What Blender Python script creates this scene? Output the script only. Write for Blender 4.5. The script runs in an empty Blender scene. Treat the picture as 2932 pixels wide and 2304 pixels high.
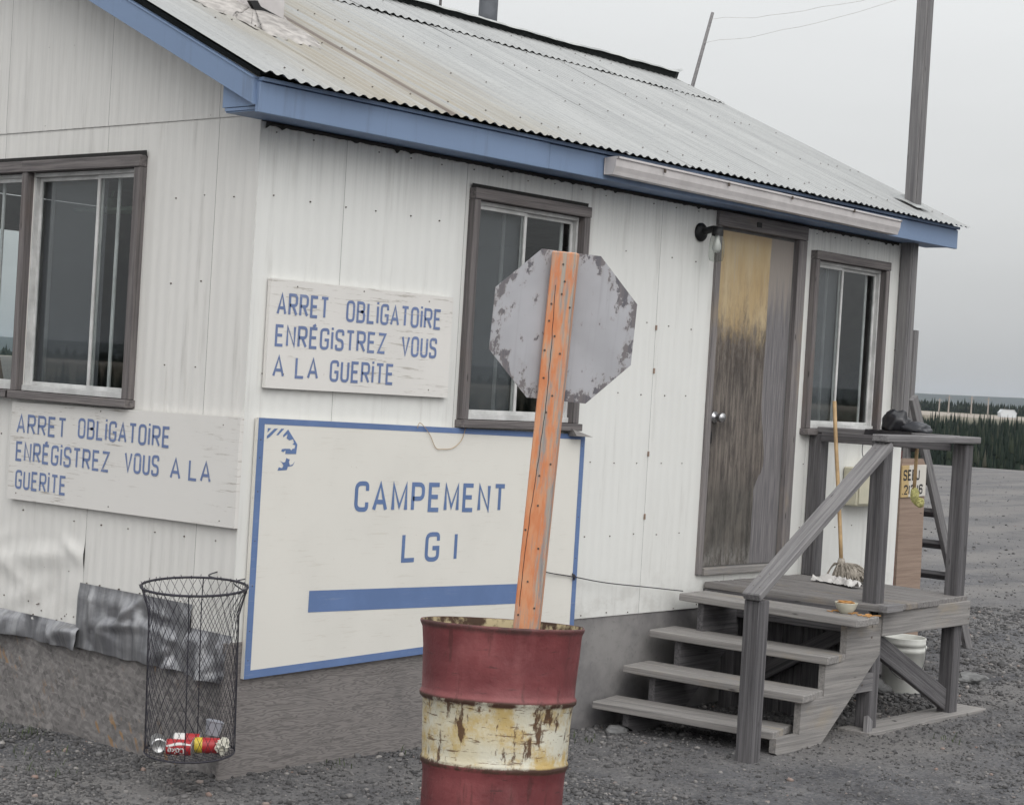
import bpy, bmesh, math, random
import numpy as np
from mathutils import Vector, Matrix, noise as mnoise
from mathutils.geometry import tessellate_polygon
random.seed(7); rng = np.random.default_rng(7)
R = math.radians
sc = bpy.context.scene
COL = sc.collection

# ------------------------------------------------------------------ camera
CAM = Vector((-5.313, -6.208, 1.026))
YAW, PITCH, ROLL = R(41.179), R(-0.672), R(3.440)
fw = Vector((math.cos(PITCH)*math.cos(YAW), math.cos(PITCH)*math.sin(YAW), math.sin(PITCH)))
rt = Vector((math.sin(YAW), -math.cos(YAW), 0)); up = rt.cross(fw)
r2 = math.cos(ROLL)*rt + math.sin(ROLL)*up; u2 = -math.sin(ROLL)*rt + math.cos(ROLL)*up
cd = bpy.data.cameras.new('camera'); cam = bpy.data.objects.new('camera', cd); COL.objects.link(cam)
cam.matrix_world = Matrix(((r2.x, u2.x, -fw.x, CAM.x), (r2.y, u2.y, -fw.y, CAM.y), (r2.z, u2.z, -fw.z, CAM.z), (0, 0, 0, 1)))
cd.sensor_fit = 'HORIZONTAL'; cd.sensor_width = 36; cd.lens = 64.58; cd.clip_start = 0.05; cd.clip_end = 30000
sc.camera = cam

# ------------------------------------------------------------------ sky, sun, exposure
SUN_EL, SUN_AZ = R(44), R(-121)          # azimuth measured from +X towards +Y
w = bpy.data.worlds.new('World'); sc.world = w; w.use_nodes = True
nt = w.node_tree; nt.nodes.clear()
def wn(t, **k):
    n = nt.nodes.new(t)
    for a, b in k.items(): setattr(n, a, b)
    return n
sky = wn('ShaderNodeTexSky', sky_type='NISHITA', sun_disc=False)
sky.sun_elevation = SUN_EL; sky.sun_rotation = math.pi/2 - SUN_AZ; sky.dust_density = 5.0; sky.air_density = 1.5
hs = wn('ShaderNodeHueSaturation'); hs.inputs['Saturation'].default_value = 0.10
nt.links.new(sky.outputs[0], hs.inputs['Color'])
bg1 = wn('ShaderNodeBackground'); bg1.inputs['Strength'].default_value = 0.05
nt.links.new(hs.outputs[0], bg1.inputs['Color'])
# even cloud deck: an overcast sky is about three times brighter overhead than at the horizon
tc = wn('ShaderNodeTexCoord'); sep = wn('ShaderNodeSeparateXYZ'); nt.links.new(tc.outputs['Generated'], sep.inputs[0])
mx = wn('ShaderNodeMath', operation='MAXIMUM'); mx.inputs[1].default_value = 0.0; nt.links.new(sep.outputs['Z'], mx.inputs[0])
ma = wn('ShaderNodeMath', operation='MULTIPLY_ADD'); ma.inputs[1].default_value = 2.0; ma.inputs[2].default_value = 1.0; nt.links.new(mx.outputs[0], ma.inputs[0])
mp = wn('ShaderNodeMapping'); mp.inputs['Scale'].default_value = (1, 1, 4.5); nt.links.new(tc.outputs['Generated'], mp.inputs[0])
nz = wn('ShaderNodeTexNoise'); nz.inputs['Scale'].default_value = 2.2; nz.inputs['Detail'].default_value = 5; nt.links.new(mp.outputs[0], nz.inputs['Vector'])
mr = wn('ShaderNodeMapRange'); mr.inputs[1].default_value = 0.3; mr.inputs[2].default_value = 0.7; mr.inputs[3].default_value = 0.94; mr.inputs[4].default_value = 1.06
nt.links.new(nz.outputs['Fac'], mr.inputs[0])
mm = wn('ShaderNodeMath', operation='MULTIPLY'); nt.links.new(ma.outputs[0], mm.inputs[0]); nt.links.new(mr.outputs[0], mm.inputs[1])
bg2 = wn('ShaderNodeBackground'); bg2.inputs['Color'].default_value = (0.428, 0.437, 0.440, 1)
nt.links.new(mm.outputs[0], bg2.inputs['Strength'])
ad = wn('ShaderNodeAddShader'); nt.links.new(bg1.outputs[0], ad.inputs[0]); nt.links.new(bg2.outputs[0], ad.inputs[1])
wo = wn('ShaderNodeOutputWorld'); nt.links.new(ad.outputs[0], wo.inputs['Surface'])
sl = bpy.data.lights.new('sun', 'SUN'); sl.energy = 0.80; sl.angle = R(60); sl.color = (1.0, 0.97, 0.93)
so = bpy.data.objects.new('sun', sl); COL.objects.link(so)
sd = Vector((math.cos(SUN_EL)*math.cos(SUN_AZ), math.cos(SUN_EL)*math.sin(SUN_AZ), math.sin(SUN_EL)))
so.rotation_euler = sd.to_track_quat('Z', 'Y').to_euler(); so.location = (0, 0, 30)
sc.view_settings.view_transform = 'Standard'; sc.view_settings.look = 'None'
sc.view_settings.exposure = 0.04; sc.view_settings.gamma = 1.0; sc.view_settings.use_curve_mapping = False
sc.cycles.max_bounces = 6; sc.cycles.diffuse_bounces = 3; sc.cycles.glossy_bounces = 2; sc.cycles.transparent_max_bounces = 12
sc.cycles.caustics_reflective = False; sc.cycles.caustics_refractive = False; sc.cycles.adaptive_threshold = 0.02
sc.cycles.use_denoising = True

# ------------------------------------------------------------------ helpers: objects
ROOTLOC = {}
def tag(o, label=None, cat=None, group=None, kind=None):
    if label: o['label'] = label
    if cat: o['category'] = cat
    if group: o['group'] = group
    if kind: o['kind'] = kind
    return o
def thing(name, loc, label, cat, group=None):
    o = bpy.data.objects.new(name, None); COL.objects.link(o)
    o.location = loc; o.empty_display_size = 0.1
    tag(o, label, cat, group); return o
def world_of(o):
    m = Matrix.LocRotScale(o.location, o.rotation_euler, o.scale)
    return (world_of(o.parent) @ m) if o.parent else m
def adopt(o, parent, world=None):
    """parent o, keeping the given world matrix"""
    if world is None: world = Matrix.Identity(4)
    if parent is not None:
        o.parent = parent
        m = world_of(parent).inverted() @ world
    else: m = world
    o.matrix_parent_inverse = Matrix.Identity(4)
    l, q, s = m.decompose()
    o.location = l; o.rotation_euler = q.to_euler(); o.scale = s
    return o
class MB:
    """collects verts and faces in world coordinates, then links ONE mesh object"""
    def __init__(s): s.v = []; s.f = []; s.mi = []; s.cur = 0
    def add(s, vs, fs):
        b = len(s.v); s.v += [tuple(p) for p in vs]
        for f in fs: s.f.append(tuple(b+i for i in f)); s.mi.append(s.cur)
    def box(s, x0, x1, y0, y1, z0, z1):
        s.add([(x, y, z) for x in (x0, x1) for y in (y0, y1) for z in (z0, z1)],
              [(0, 1, 3, 2), (4, 6, 7, 5), (0, 4, 5, 1), (2, 3, 7, 6), (0, 2, 6, 4), (1, 5, 7, 3)])
    def cbox(s, x0, x1, y0, y1, z0, z1, c=0.003):
        """chamfered box"""
        X, Y, Z = (x0, x1), (y0, y1), (z0, z1); vs = []; ix = {}
        for i in (0, 1):
            for j in (0, 1):
                for k in (0, 1):
                    sx, sy, sz = (1-2*i)*c, (1-2*j)*c, (1-2*k)*c
                    ix[i, j, k] = len(vs)
                    vs += [(X[i], Y[j]+sy, Z[k]+sz), (X[i]+sx, Y[j], Z[k]+sz), (X[i]+sx, Y[j]+sy, Z[k])]
        fs = []
        def q(*ids): fs.append(ids)
        for i in (0, 1):
            a = [ix[i, 0, 0], ix[i, 1, 0], ix[i, 1, 1], ix[i, 0, 1]]; q(*(a if i else a[::-1]))
            a = [ix[0, i, 0]+1, ix[0, i, 1]+1, ix[1, i, 1]+1, ix[1, i, 0]+1]; q(*(a if i else a[::-1]))
            a = [ix[0, 0, i]+2, ix[1, 0, i]+2, ix[1, 1, i]+2, ix[0, 1, i]+2]; q(*(a if i else a[::-1]))
        for i in (0, 1):
            for j in (0, 1):
                q(ix[i, j, 0], ix[i, j, 1], ix[i, j, 1]+1, ix[i, j, 0]+1)
                q(ix[i, 0, j], ix[i, 0, j]+2, ix[i, 1, j]+2, ix[i, 1, j])
                q(ix[0, i, j]+1, ix[0, i, j]+2, ix[1, i, j]+2, ix[1, i, j]+1)
        for k in ix.values(): q(k, k+1, k+2)
        s.add(vs, fs)
    def tube(s, pts, r, n=6, cap=True, closed=False):
        pts = [Vector(p) for p in pts]; m = len(pts); b = len(s.v); ref = None
        rr = r if isinstance(r, (list, tuple)) else [r]*m
        for i, p in enumerate(pts):
            if closed: d = pts[(i+1) % m]-pts[i-1]
            else: d = pts[min(i+1, m-1)]-pts[max(i-1, 0)]
            d = d.normalized() if d.length > 1e-9 else Vector((0, 0, 1))
            if ref is None: ref = Vector((0, 0, 1)) if abs(d.z) < 0.9 else Vector((1, 0, 0))
            a = d.cross(ref)
            if a.length < 1e-6: a = d.orthogonal()
            a.normalize(); ref = a.cross(d); c = d.cross(a)
            for k in range(n):
                t = 2*math.pi*k/n; s.v.append(tuple(p + rr[i]*(math.cos(t)*a+math.sin(t)*c)))
        for i in range(m if closed else m-1):
            for k in range(n):
                i2 = (i+1) % m; k2 = (k+1) % n
                s.f.append((b+i*n+k, b+i*n+k2, b+i2*n+k2, b+i2*n+k)); s.mi.append(s.cur)
        if cap and not closed:
            s.f.append(tuple(b+k for k in range(n))[::-1]); s.mi.append(s.cur)
            s.f.append(tuple(b+(m-1)*n+k for k in range(n))); s.mi.append(s.cur)
    def lathe(s, prof, M=None, n=32, a0=0, a1=2*math.pi, warp=None):
        M = M or Matrix.Identity(4); b = len(s.v); full = abs(a1-a0-2*math.pi) < 1e-6; cols = n if full else n+1
        for (r, z) in prof:
            for k in range(cols):
                t = a0+(a1-a0)*k/n; rr = r*(warp(t, z) if warp else 1)
                s.v.append(tuple(M @ Vector((rr*math.cos(t), rr*math.sin(t), z))))
        for i in range(len(prof)-1):
            for k in range(n):
                k2 = (k+1) % cols
                s.f.append((b+i*cols+k, b+i*cols+k2, b+(i+1)*cols+k2, b+(i+1)*cols+k)); s.mi.append(s.cur)
    def prism(s, poly, axis, lo, hi):
        """extrude polygon (a,b) along axis: 'y' -> poly is (x,z); 'x' -> (y,z); 'z' -> (x,y)"""
        def P(a, b, c): return {'y': (a, c, b), 'x': (c, a, b), 'z': (a, b, c)}[axis]
        n = len(poly); vs = [P(a, b, lo) for a, b in poly]+[P(a, b, hi) for a, b in poly]
        tri = tessellate_polygon([[Vector((a, b, 0)) for a, b in poly]])
        fs = [tuple(t) for t in tri]+[tuple(i+n for i in t)[::-1] for t in tri]
        fs += [(i, (i+1) % n, (i+1) % n+n, i+n) for i in range(n)]
        s.add(vs, fs)
    def build(s, name, mat, parent=None, world=None, local=False, smooth=False, kind=None):
        """local=True: verts are already in the object's own frame 'world'"""
        me = bpy.data.meshes.new(name)
        if world is None:
            world = Matrix.Translation(world_of(parent).translation) if parent is not None else Matrix.Identity(4)
        if local: me.from_pydata(s.v, [], s.f)
        else:
            inv = world.inverted(); me.from_pydata([tuple(inv @ Vector(p)) for p in s.v], [], s.f)
        mats = mat if isinstance(mat, (list, tuple)) else [mat]
        for m in mats: me.materials.append(m)
        if len(mats) > 1: me.polygons.foreach_set('material_index', s.mi)
        bm = bmesh.new(); bm.from_mesh(me); bmesh.ops.recalc_face_normals(bm, faces=bm.faces); bm.to_mesh(me); bm.free()
        if smooth: me.polygons.foreach_set('use_smooth', [True]*len(me.polygons))
        me.update(); o = bpy.data.objects.new(name, me); COL.objects.link(o); adopt(o, parent, world)
        if kind: o['kind'] = kind
        return o
def board(name, p0, p1, wid, thk, mat, parent=None, upv=(0, 0, 1), c=0.003, warp=0.0, seg=1):
    """a plank: length along its own X, width along Y, thickness along Z (close to upv)"""
    p0, p1 = Vector(p0), Vector(p1); d = p1-p0; L = d.length; x = d/L
    z = Vector(upv)-x*x.dot(Vector(upv)); z.normalize(); y = z.cross(x)
    W = Matrix(((x.x, y.x, z.x, p0.x), (x.y, y.y, z.y, p0.y), (x.z, y.z, z.z, p0.z), (0, 0, 0, 1)))
    b = MB(); b.cbox(0, L, -wid/2, wid/2, -thk/2, thk/2, c)
    if warp:
        b.v = [(px, py+random.uniform(-warp, warp), pz+random.uniform(-warp, warp)) for px, py, pz in b.v]
    return b.build(name, mat, parent, W, local=True)
def mesh_np(name, V, F, mat, parent=None, kind=None):
    """big triangle mesh straight from numpy arrays"""
    me = bpy.data.meshes.new(name); nv, nf = len(V), len(F); k = F.shape[1]
    me.vertices.add(nv); me.vertices.foreach_set('co', V.astype(np.float32).ravel())
    me.loops.add(nf*k); me.loops.foreach_set('vertex_index', F.astype(np.int32).ravel())
    me.polygons.add(nf); me.polygons.foreach_set('loop_start', (np.arange(nf)*k).astype(np.int32))
    me.update(calc_edges=True); me.validate()
    me.materials.append(mat); o = bpy.data.objects.new(name, me); COL.objects.link(o)
    if parent: adopt(o, parent, Matrix.Identity(4))
    if kind: o['kind'] = kind
    return o

# ------------------------------------------------------------------ helpers: materials
class NT:
    def __init__(s, name):
        s.m = bpy.data.materials.new(name); s.m.use_nodes = True; s.t = s.m.node_tree; s.n = s.t.nodes
        s.n.clear(); s.out = s.n.new('ShaderNodeOutputMaterial'); s.p = s.n.new('ShaderNodeBsdfPrincipled')
        s.t.links.new(s.p.outputs[0], s.out.inputs['Surface']); s._co = None
    def L(s, a, b): s.t.links.new(a, b)
    def put(s, sock, v):
        if isinstance(v, bpy.types.NodeSocket): s.L(v, sock)
        else: sock.default_value = (v if not isinstance(v, tuple) or len(v) != 3 or sock.type != 'RGBA' else (*v, 1))
    def co(s, scale=(1, 1, 1), rnd=True, rot=(0, 0, 0)):
        t = s.n.new('ShaderNodeTexCoord'); v = t.outputs['Object']
        if rnd:
            oi = s.n.new('ShaderNodeObjectInfo'); ml = s.n.new('ShaderNodeMath'); ml.operation = 'MULTIPLY'; ml.inputs[1].default_value = 37.0
            s.L(oi.outputs['Random'], ml.inputs[0]); va = s.n.new('ShaderNodeVectorMath'); va.operation = 'ADD'
            s.L(v, va.inputs[0]); s.L(ml.outputs[0], va.inputs[1]); v = va.outputs[0]
        mp = s.n.new('ShaderNodeMapping'); mp.inputs['Scale'].default_value = scale; mp.inputs['Rotation'].default_value = rot
        s.L(v, mp.inputs['Vector']); return mp.outputs[0]
    def co_turned(s, ang, scale):
        # turn first, then stretch, so that the flakes lie at different angles
        mp = s.n.new('ShaderNodeMapping'); mp.inputs['Scale'].default_value = scale; s.L(s.co((1, 1, 1), rot=(ang, 0, 0)), mp.inputs['Vector']); return mp.outputs[0]
    def noise(s, vec, scale=1, detail=6, rough=0.6, dist=0.0):
        n = s.n.new('ShaderNodeTexNoise'); s.L(vec, n.inputs['Vector']); n.inputs['Scale'].default_value = scale
        n.inputs['Detail'].default_value = detail; n.inputs['Roughness'].default_value = rough; n.inputs['Distortion'].default_value = dist
        return n.outputs['Fac']
    def vor(s, vec, scale=1, out='Color', feature='F1', rand=1.0):
        n = s.n.new('ShaderNodeTexVoronoi'); n.feature = feature; s.L(vec, n.inputs['Vector']); n.inputs['Scale'].default_value = scale
        n.inputs['Randomness'].default_value = rand
        return n.outputs[out]
    def wave(s, vec, scale=1, dist=3, detail=3, dscale=1.0, dirn='Y'):
        n = s.n.new('ShaderNodeTexWave'); s.L(vec, n.inputs['Vector']); n.bands_direction = dirn; n.inputs['Scale'].default_value = scale
        n.inputs['Distortion'].default_value = dist; n.inputs['Detail'].default_value = detail; n.inputs['Detail Scale'].default_value = dscale
        return n.outputs['Fac']
    def ramp(s, f, *stops):
        n = s.n.new('ShaderNodeValToRGB'); s.L(f, n.inputs[0]); e = n.color_ramp.elements
        for i, (p, c) in enumerate(stops):
            if i >= len(e): e.new(p)
            e[i].position = p
        for i, (p, c) in enumerate(stops):
            c = (c, c, c) if not isinstance(c, tuple) else c
            e[i].color = (*c, 1)
        return n.outputs['Color']
    def mix(s, f, a, b, mode='MIX'):
        n = s.n.new('ShaderNodeMix'); n.data_type = 'RGBA'; n.blend_type = mode
        s.put(n.inputs[0], f); s.put(n.inputs[6], a); s.put(n.inputs[7], b); return n.outputs[2]
    def math(s, op, a, b=0.0, c=0.0, clamp=False):
        n = s.n.new('ShaderNodeMath'); n.operation = op; n.use_clamp = clamp
        s.put(n.inputs[0], a); s.put(n.inputs[1], b); s.put(n.inputs[2], c); return n.outputs[0]
    def sep(s, vec):
        n = s.n.new('ShaderNodeSeparateXYZ'); s.L(vec, n.inputs[0]); return n.outputs
    def island(s):
        return s.n.new('ShaderNodeNewGeometry').outputs['Random Per Island']
    def bump(s, h, strength=0.3, dist=0.01):
        n = s.n.new('ShaderNodeBump'); n.inputs['Strength'].default_value = strength; n.inputs['Distance'].default_value = dist
        s.L(h, n.inputs['Height']); s.L(n.outputs[0], s.p.inputs['Normal']); return n
    def done(s, color=None, rough=None, metal=None, spec=None):
        if color is not None: s.put(s.p.inputs['Base Color'], color)
        if rough is not None: s.put(s.p.inputs['Roughness'], rough)
        if metal is not None: s.put(s.p.inputs['Metallic'], metal)
        if spec is not None: s.put(s.p.inputs['Specular IOR Level'], spec)
        return s.m
def smooth_mask(s, v, lo, hi):
    n = s.n.new('ShaderNodeMapRange'); n.interpolation_type = 'SMOOTHSTEP'; s.put(n.inputs[0], v)
    n.inputs[1].default_value = lo; n.inputs[2].default_value = hi; n.inputs[3].default_value = 0; n.inputs[4].default_value = 1
    return n.outputs[0]

def m_painted_metal(name, base, dirt=(0.30, 0.28, 0.25), amount=0.35, rough=0.45, grime=False):
    s = NT(name); v = s.co((6, 6, 0.5)); n1 = s.noise(v, 2.5, 6, 0.65); n2 = s.noise(s.co((1.2, 1.2, 1.2)), 1.3, 4)
    n3 = s.noise(s.co((40, 40, 30)), 2.0, 3, 0.7)
    d = s.math('MULTIPLY', smooth_mask(s, n1, 0.52, 0.80), amount); d2 = s.math('MULTIPLY', smooth_mask(s, n2, 0.45, 0.75), amount*0.5)
    c = s.mix(d, base, dirt); c = s.mix(d2, c, tuple(x*0.82 for x in base)); c = s.mix(s.math('MULTIPLY', smooth_mask(s, n3, 0.66, 0.78), amount*0.7), c, tuple(x*0.7 for x in base))
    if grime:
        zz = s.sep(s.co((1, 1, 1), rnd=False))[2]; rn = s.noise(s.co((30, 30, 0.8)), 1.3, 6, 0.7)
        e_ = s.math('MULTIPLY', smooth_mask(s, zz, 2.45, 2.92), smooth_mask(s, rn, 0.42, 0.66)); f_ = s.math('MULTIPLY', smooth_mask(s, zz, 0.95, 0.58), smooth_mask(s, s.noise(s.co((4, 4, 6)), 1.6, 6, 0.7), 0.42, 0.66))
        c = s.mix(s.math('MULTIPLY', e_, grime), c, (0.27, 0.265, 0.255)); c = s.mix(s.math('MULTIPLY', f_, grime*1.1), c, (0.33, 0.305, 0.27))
        ru_ = s.noise(s.co((55, 55, 1.1)), 1.0, 4, 0.6); c = s.mix(s.math('MULTIPLY', smooth_mask(s, ru_, 0.70, 0.80), 0.35), c, (0.36, 0.28, 0.20))
    s.bump(s.math('ADD', n2, s.math('MULTIPLY', n1, 0.25)), 0.18, 0.02)
    return s.done(c, rough, 0, 0.4)
def m_flat(name, base, rough=0.6, metal=0.0, var=0.25, scale=8, spec=0.4, bump=0.0):
    s = NT(name); n = s.noise(s.co((1, 1, 1)), scale, 5, 0.6)
    c = s.mix(smooth_mask(s, n, 0.3, 0.75), tuple(x*(1-var) for x in base), tuple(min(1, x*(1+var*0.4)) for x in base))
    if bump: s.bump(n, bump, 0.01)
    return s.done(c, rough, metal, spec)
def m_wood(name, dark, light, rough=0.85, spots=(0.03, 0.028, 0.026), warm=None):
    s = NT(name); v = s.co((0.8, 30, 30)); g = s.noise(v, 2.0, 8, 0.72, 0.3); g2 = s.noise(s.co((2.5, 90, 90)), 1.2, 3, 0.6)
    b = s.noise(s.co((1.3, 3, 3)), 1.6, 4)
    c = s.mix(smooth_mask(s, g, 0.28, 0.72), dark, light); c = s.mix(s.math('MULTIPLY', smooth_mask(s, g2, 0.55, 0.75), 0.35), c, tuple(x*0.5 for x in dark))
    if warm: c = s.mix(s.math('MULTIPLY', smooth_mask(s, b, 0.55, 0.75), 0.55), c, warm)
    c = s.mix(s.math('MULTIPLY', smooth_mask(s, b, 0.30, 0.12), 0.6), c, spots)
    k = s.vor(s.co((3.2, 14, 14)), 1.0, 'Distance'); c = s.mix(s.math('MULTIPLY', smooth_mask(s, k, 0.10, 0.03), 0.8), c, spots)
    s.bump(s.math('ADD', g, s.math('MULTIPLY', g2, 0.7)), 0.5, 0.004)
    return s.done(c, rough, 0, 0.25)

M = {}
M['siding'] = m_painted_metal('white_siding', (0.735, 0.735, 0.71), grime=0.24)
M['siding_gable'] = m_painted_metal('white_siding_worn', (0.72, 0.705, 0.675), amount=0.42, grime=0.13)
M['blue'] = m_painted_metal('blue_trim_paint', (0.188, 0.262, 0.402), dirt=(0.09, 0.10, 0.12), amount=0.5, rough=0.5)
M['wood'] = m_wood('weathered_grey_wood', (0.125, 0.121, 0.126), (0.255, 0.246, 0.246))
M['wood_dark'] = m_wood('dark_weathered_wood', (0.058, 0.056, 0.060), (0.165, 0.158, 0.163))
M['wood_pale'] = m_wood('worn_tread_wood', (0.185, 0.177, 0.174), (0.335, 0.318, 0.303), warm=(0.33, 0.275, 0.20))
M['door_frame'] = m_wood('door_frame_wood', (0.115, 0.107, 0.11), (0.27, 0.248, 0.242), warm=(0.30, 0.24, 0.175))
M['deck'] = m_wood('worn_deck_wood', (0.13, 0.124, 0.124), (0.27, 0.255, 0.246), warm=(0.27, 0.225, 0.17))
M['casing'] = m_wood('brown_grey_casing_wood', (0.085, 0.078, 0.080), (0.225, 0.205, 0.20), warm=(0.16, 0.125, 0.11))
M['sash'] = m_flat('white_sash_paint', (0.62, 0.62, 0.61), 0.45)
M['black'] = m_flat('black_rubber', (0.012, 0.012, 0.013), 0.5)
M['tar'] = m_flat('dark_caulk', (0.030, 0.029, 0.028), 0.8, scale=30)
M['wire'] = m_flat('dark_wire', (0.045, 0.043, 0.055), 0.6, 0.3)
M['chrome'] = m_flat('dull_chrome', (0.46, 0.46, 0.47), 0.38, 1.0, 0.2)
M['screw'] = m_flat('rusty_screw', (0.095, 0.075, 0.062), 0.7)
M['gutter'] = m_flat('white_gutter', (0.60, 0.57, 0.565), 0.45, var=0.12)
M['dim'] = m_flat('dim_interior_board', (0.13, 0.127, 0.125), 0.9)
M['green_shelf'] = m_flat('pale_green_enamel', (0.42, 0.55, 0.42), 0.5)
M['rope'] = m_flat('mop_string', (0.40, 0.36, 0.31), 0.95, var=0.4, scale=60)
M['handle'] = m_flat('pale_broom_handle', (0.50, 0.34, 0.18), 0.6, var=0.25, scale=14)
M['white_plastic'] = m_flat('white_plastic', (0.66, 0.66, 0.62), 0.4, var=0.15)
M['cloth'] = m_flat('white_cloth', (0.66, 0.64, 0.62), 0.95, var=0.15)
M['yellow_sponge'] = m_flat('yellow_sponge', (0.60, 0.57, 0.24), 0.95, var=0.35, scale=60, bump=0.6)
M['noodle'] = m_flat('orange_noodle', (0.55, 0.28, 0.09), 0.6)
M['bag'] = m_flat('black_plastic_bag', (0.022, 0.022, 0.026), 0.28, var=0.3, spec=0.6)
M['bowl'] = m_flat('cream_bowl', (0.62, 0.60, 0.50), 0.4, var=0.2)
M['cream_box'] = m_flat('cream_enamel_box', (0.58, 0.55, 0.43), 0.5, var=0.1)
M['red_plank'] = m_flat('faded_red_paint', (0.17, 0.035, 0.035), 0.7, var=0.3)
M['rock'] = m_flat('grey_rock', (0.20, 0.20, 0.20), 0.9, var=0.4, bump=0.5)

# corrugated galvanised roof with rust stains below the chimney
s = NT('corrugated_galvanised_roof'); v = s.co((1, 1, 1), rnd=False); x, y, z = s.sep(v)
g1 = s.noise(s.co((9, 0.5, 0.5), rnd=False), 1.6, 6, 0.65); g2 = s.noise(s.co((60, 60, 60), rnd=False), 1.0, 4, 0.7); g3 = s.noise(s.co((1.1, 0.6, 0.6), rnd=False), 1.2, 4)
c = s.mix(smooth_mask(s, g1, 0.35, 0.7), (0.315, 0.32, 0.32), (0.39, 0.395, 0.39)); c = s.mix(s.math('MULTIPLY', smooth_mask(s, g2, 0.52, 0.72), 0.5), c, (0.22, 0.22, 0.215))
c = s.mix(s.math('MULTIPLY', smooth_mask(s, g3, 0.5, 0.8), 0.4), c, (0.47, 0.47, 0.465))
wx = s.math('ADD', x, s.math('MULTIPLY', s.noise(s.co((1, 1, 1), rnd=False), 1.5, 3), 0.35))
st = s.math('MULTIPLY', smooth_mask(s, wx, 0.1, 0.7), smooth_mask(s, wx, 2.5, 1.3))
st = s.math('MULTIPLY', st, s.math('MULTIPLY', smooth_mask(s, s.noise(s.co((14, 0.5, 0.5), rnd=False), 1.5, 4), 0.28, 0.58), 0.50))
c = s.mix(st, c, (0.265, 0.21, 0.12))
wob = s.math('ADD', x, s.math('MULTIPLY', s.noise(s.co((0.3, 3, 3), rnd=False), 1.2, 3), 0.05))
ru = s.math('SUBTRACT', 1.0, smooth_mask(s, s.math('ABSOLUTE', s.math('SUBTRACT', wob, 0.95)), 0.012, 0.065))
ru = s.math('MULTIPLY', ru, smooth_mask(s, y, 1.08, 0.95)); ru = s.math('MULTIPLY', ru, 0.75)
c = s.mix(ru, c, (0.095, 0.066, 0.055))
s.bump(g2, 0.15, 0.003)
M['roof'] = s.done(c, 0.5, 0.25, 0.4)
s = NT('tarred_ridge_metal'); M['ridge'] = s.done(s.mix(smooth_mask(s, s.noise(s.co((2, 2, 2)), 3, 5), 0.4, 0.6), (0.32, 0.33, 0.33), (0.46, 0.47, 0.46)), 0.5, 0.3)
M['under_shade'] = m_flat('painted_gap_shade', (0.02, 0.024, 0.024), 0.9)  # near-black that stands in for shade below the caps and sheets
# crumpled bare flashing
s = NT('bare_galvanised_flashing'); g = s.noise(s.co((3, 18, 1.2)), 1.5, 5); g2 = s.noise(s.co((1, 1, 1)), 4, 5)
c = s.mix(smooth_mask(s, g, 0.3, 0.75), (0.22, 0.22, 0.235), (0.38, 0.38, 0.39)); c = s.mix(s.math('MULTIPLY', smooth_mask(s, g2, 0.6, 0.75), 0.4), c, (0.10, 0.095, 0.09))
s.bump(s.noise(s.co((1, 1, 1)), 22, 4, 0.6), 0.35, 0.01); M['flashing'] = s.done(c, 0.40, 0.65, 0.5)
# waferboard: grey flakes with a few orange ones
s = NT('weathered_waferboard'); fl = s.vor(s.co_turned(0.55, (1, 40, 13)), 1.5); f2 = s.vor(s.co_turned(-0.75, (1, 42, 12)), 1.6); f3 = s.vor(s.co_turned(1.45, (1, 44, 12)), 1.5)
h1 = s.sep(fl)[0]; h2 = s.sep(f2)[1]; nn = s.noise(s.co((1, 1, 1)), 3.0, 5)
c = s.mix(h1, (0.14, 0.131, 0.129), (0.36, 0.337, 0.325)); c = s.mix(0.45, c, s.mix(h2, (0.09, 0.084, 0.084), (0.32, 0.30, 0.29))); c = s.mix(0.4, c, s.mix(s.sep(f3)[0], (0.085, 0.08, 0.08), (0.34, 0.32, 0.31))); c = s.mix(s.math('MULTIPLY', s.noise(s.co((1, 1, 1)), 30, 4, 0.7), 0.35), c, (0.10, 0.095, 0.093))
c = s.mix(s.math('MULTIPLY', s.math('MULTIPLY', smooth_mask(s, s.sep(fl)[2], 0.84, 0.92), smooth_mask(s, nn, 0.50, 0.64)), 0.65), c, (0.36, 0.20, 0.075))
c = s.mix(s.math('MULTIPLY', smooth_mask(s, nn, 0.60, 0.75), 0.35), c, (0.07, 0.066, 0.065))
s.bump(s.math('ADD', h1, h2), 0.4, 0.004); M['wafer'] = s.done(c, 0.9, 0, 0.2)
# raw plywood: wandering grain lines
s = NT('weathered_plywood'); wv = s.math('MULTIPLY_ADD', s.math('SINE', s.math('MULTIPLY', s.noise(s.co((0.9, 1, 7.0)), 1.6, 4, 0.55, 0.2), 150.0)), 0.5, 0.5); g = s.noise(s.co((3, 30, 60)), 1.0, 5); b = s.noise(s.co((1, 1, 1)), 2.0, 4)
c = s.mix(smooth_mask(s, wv, 0.0, 0.6), (0.165, 0.153, 0.149), (0.235, 0.217, 0.209)); c = s.mix(s.math('MULTIPLY', smooth_mask(s, g, 0.5, 0.75), 0.5), c, (0.085, 0.078, 0.076))
c = s.mix(s.math('MULTIPLY', smooth_mask(s, b, 0.5, 0.75), 0.4), c, (0.10, 0.097, 0.10)); s.bump(wv, 0.3, 0.002); M['ply'] = s.done(c, 0.9, 0, 0.2)
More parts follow.
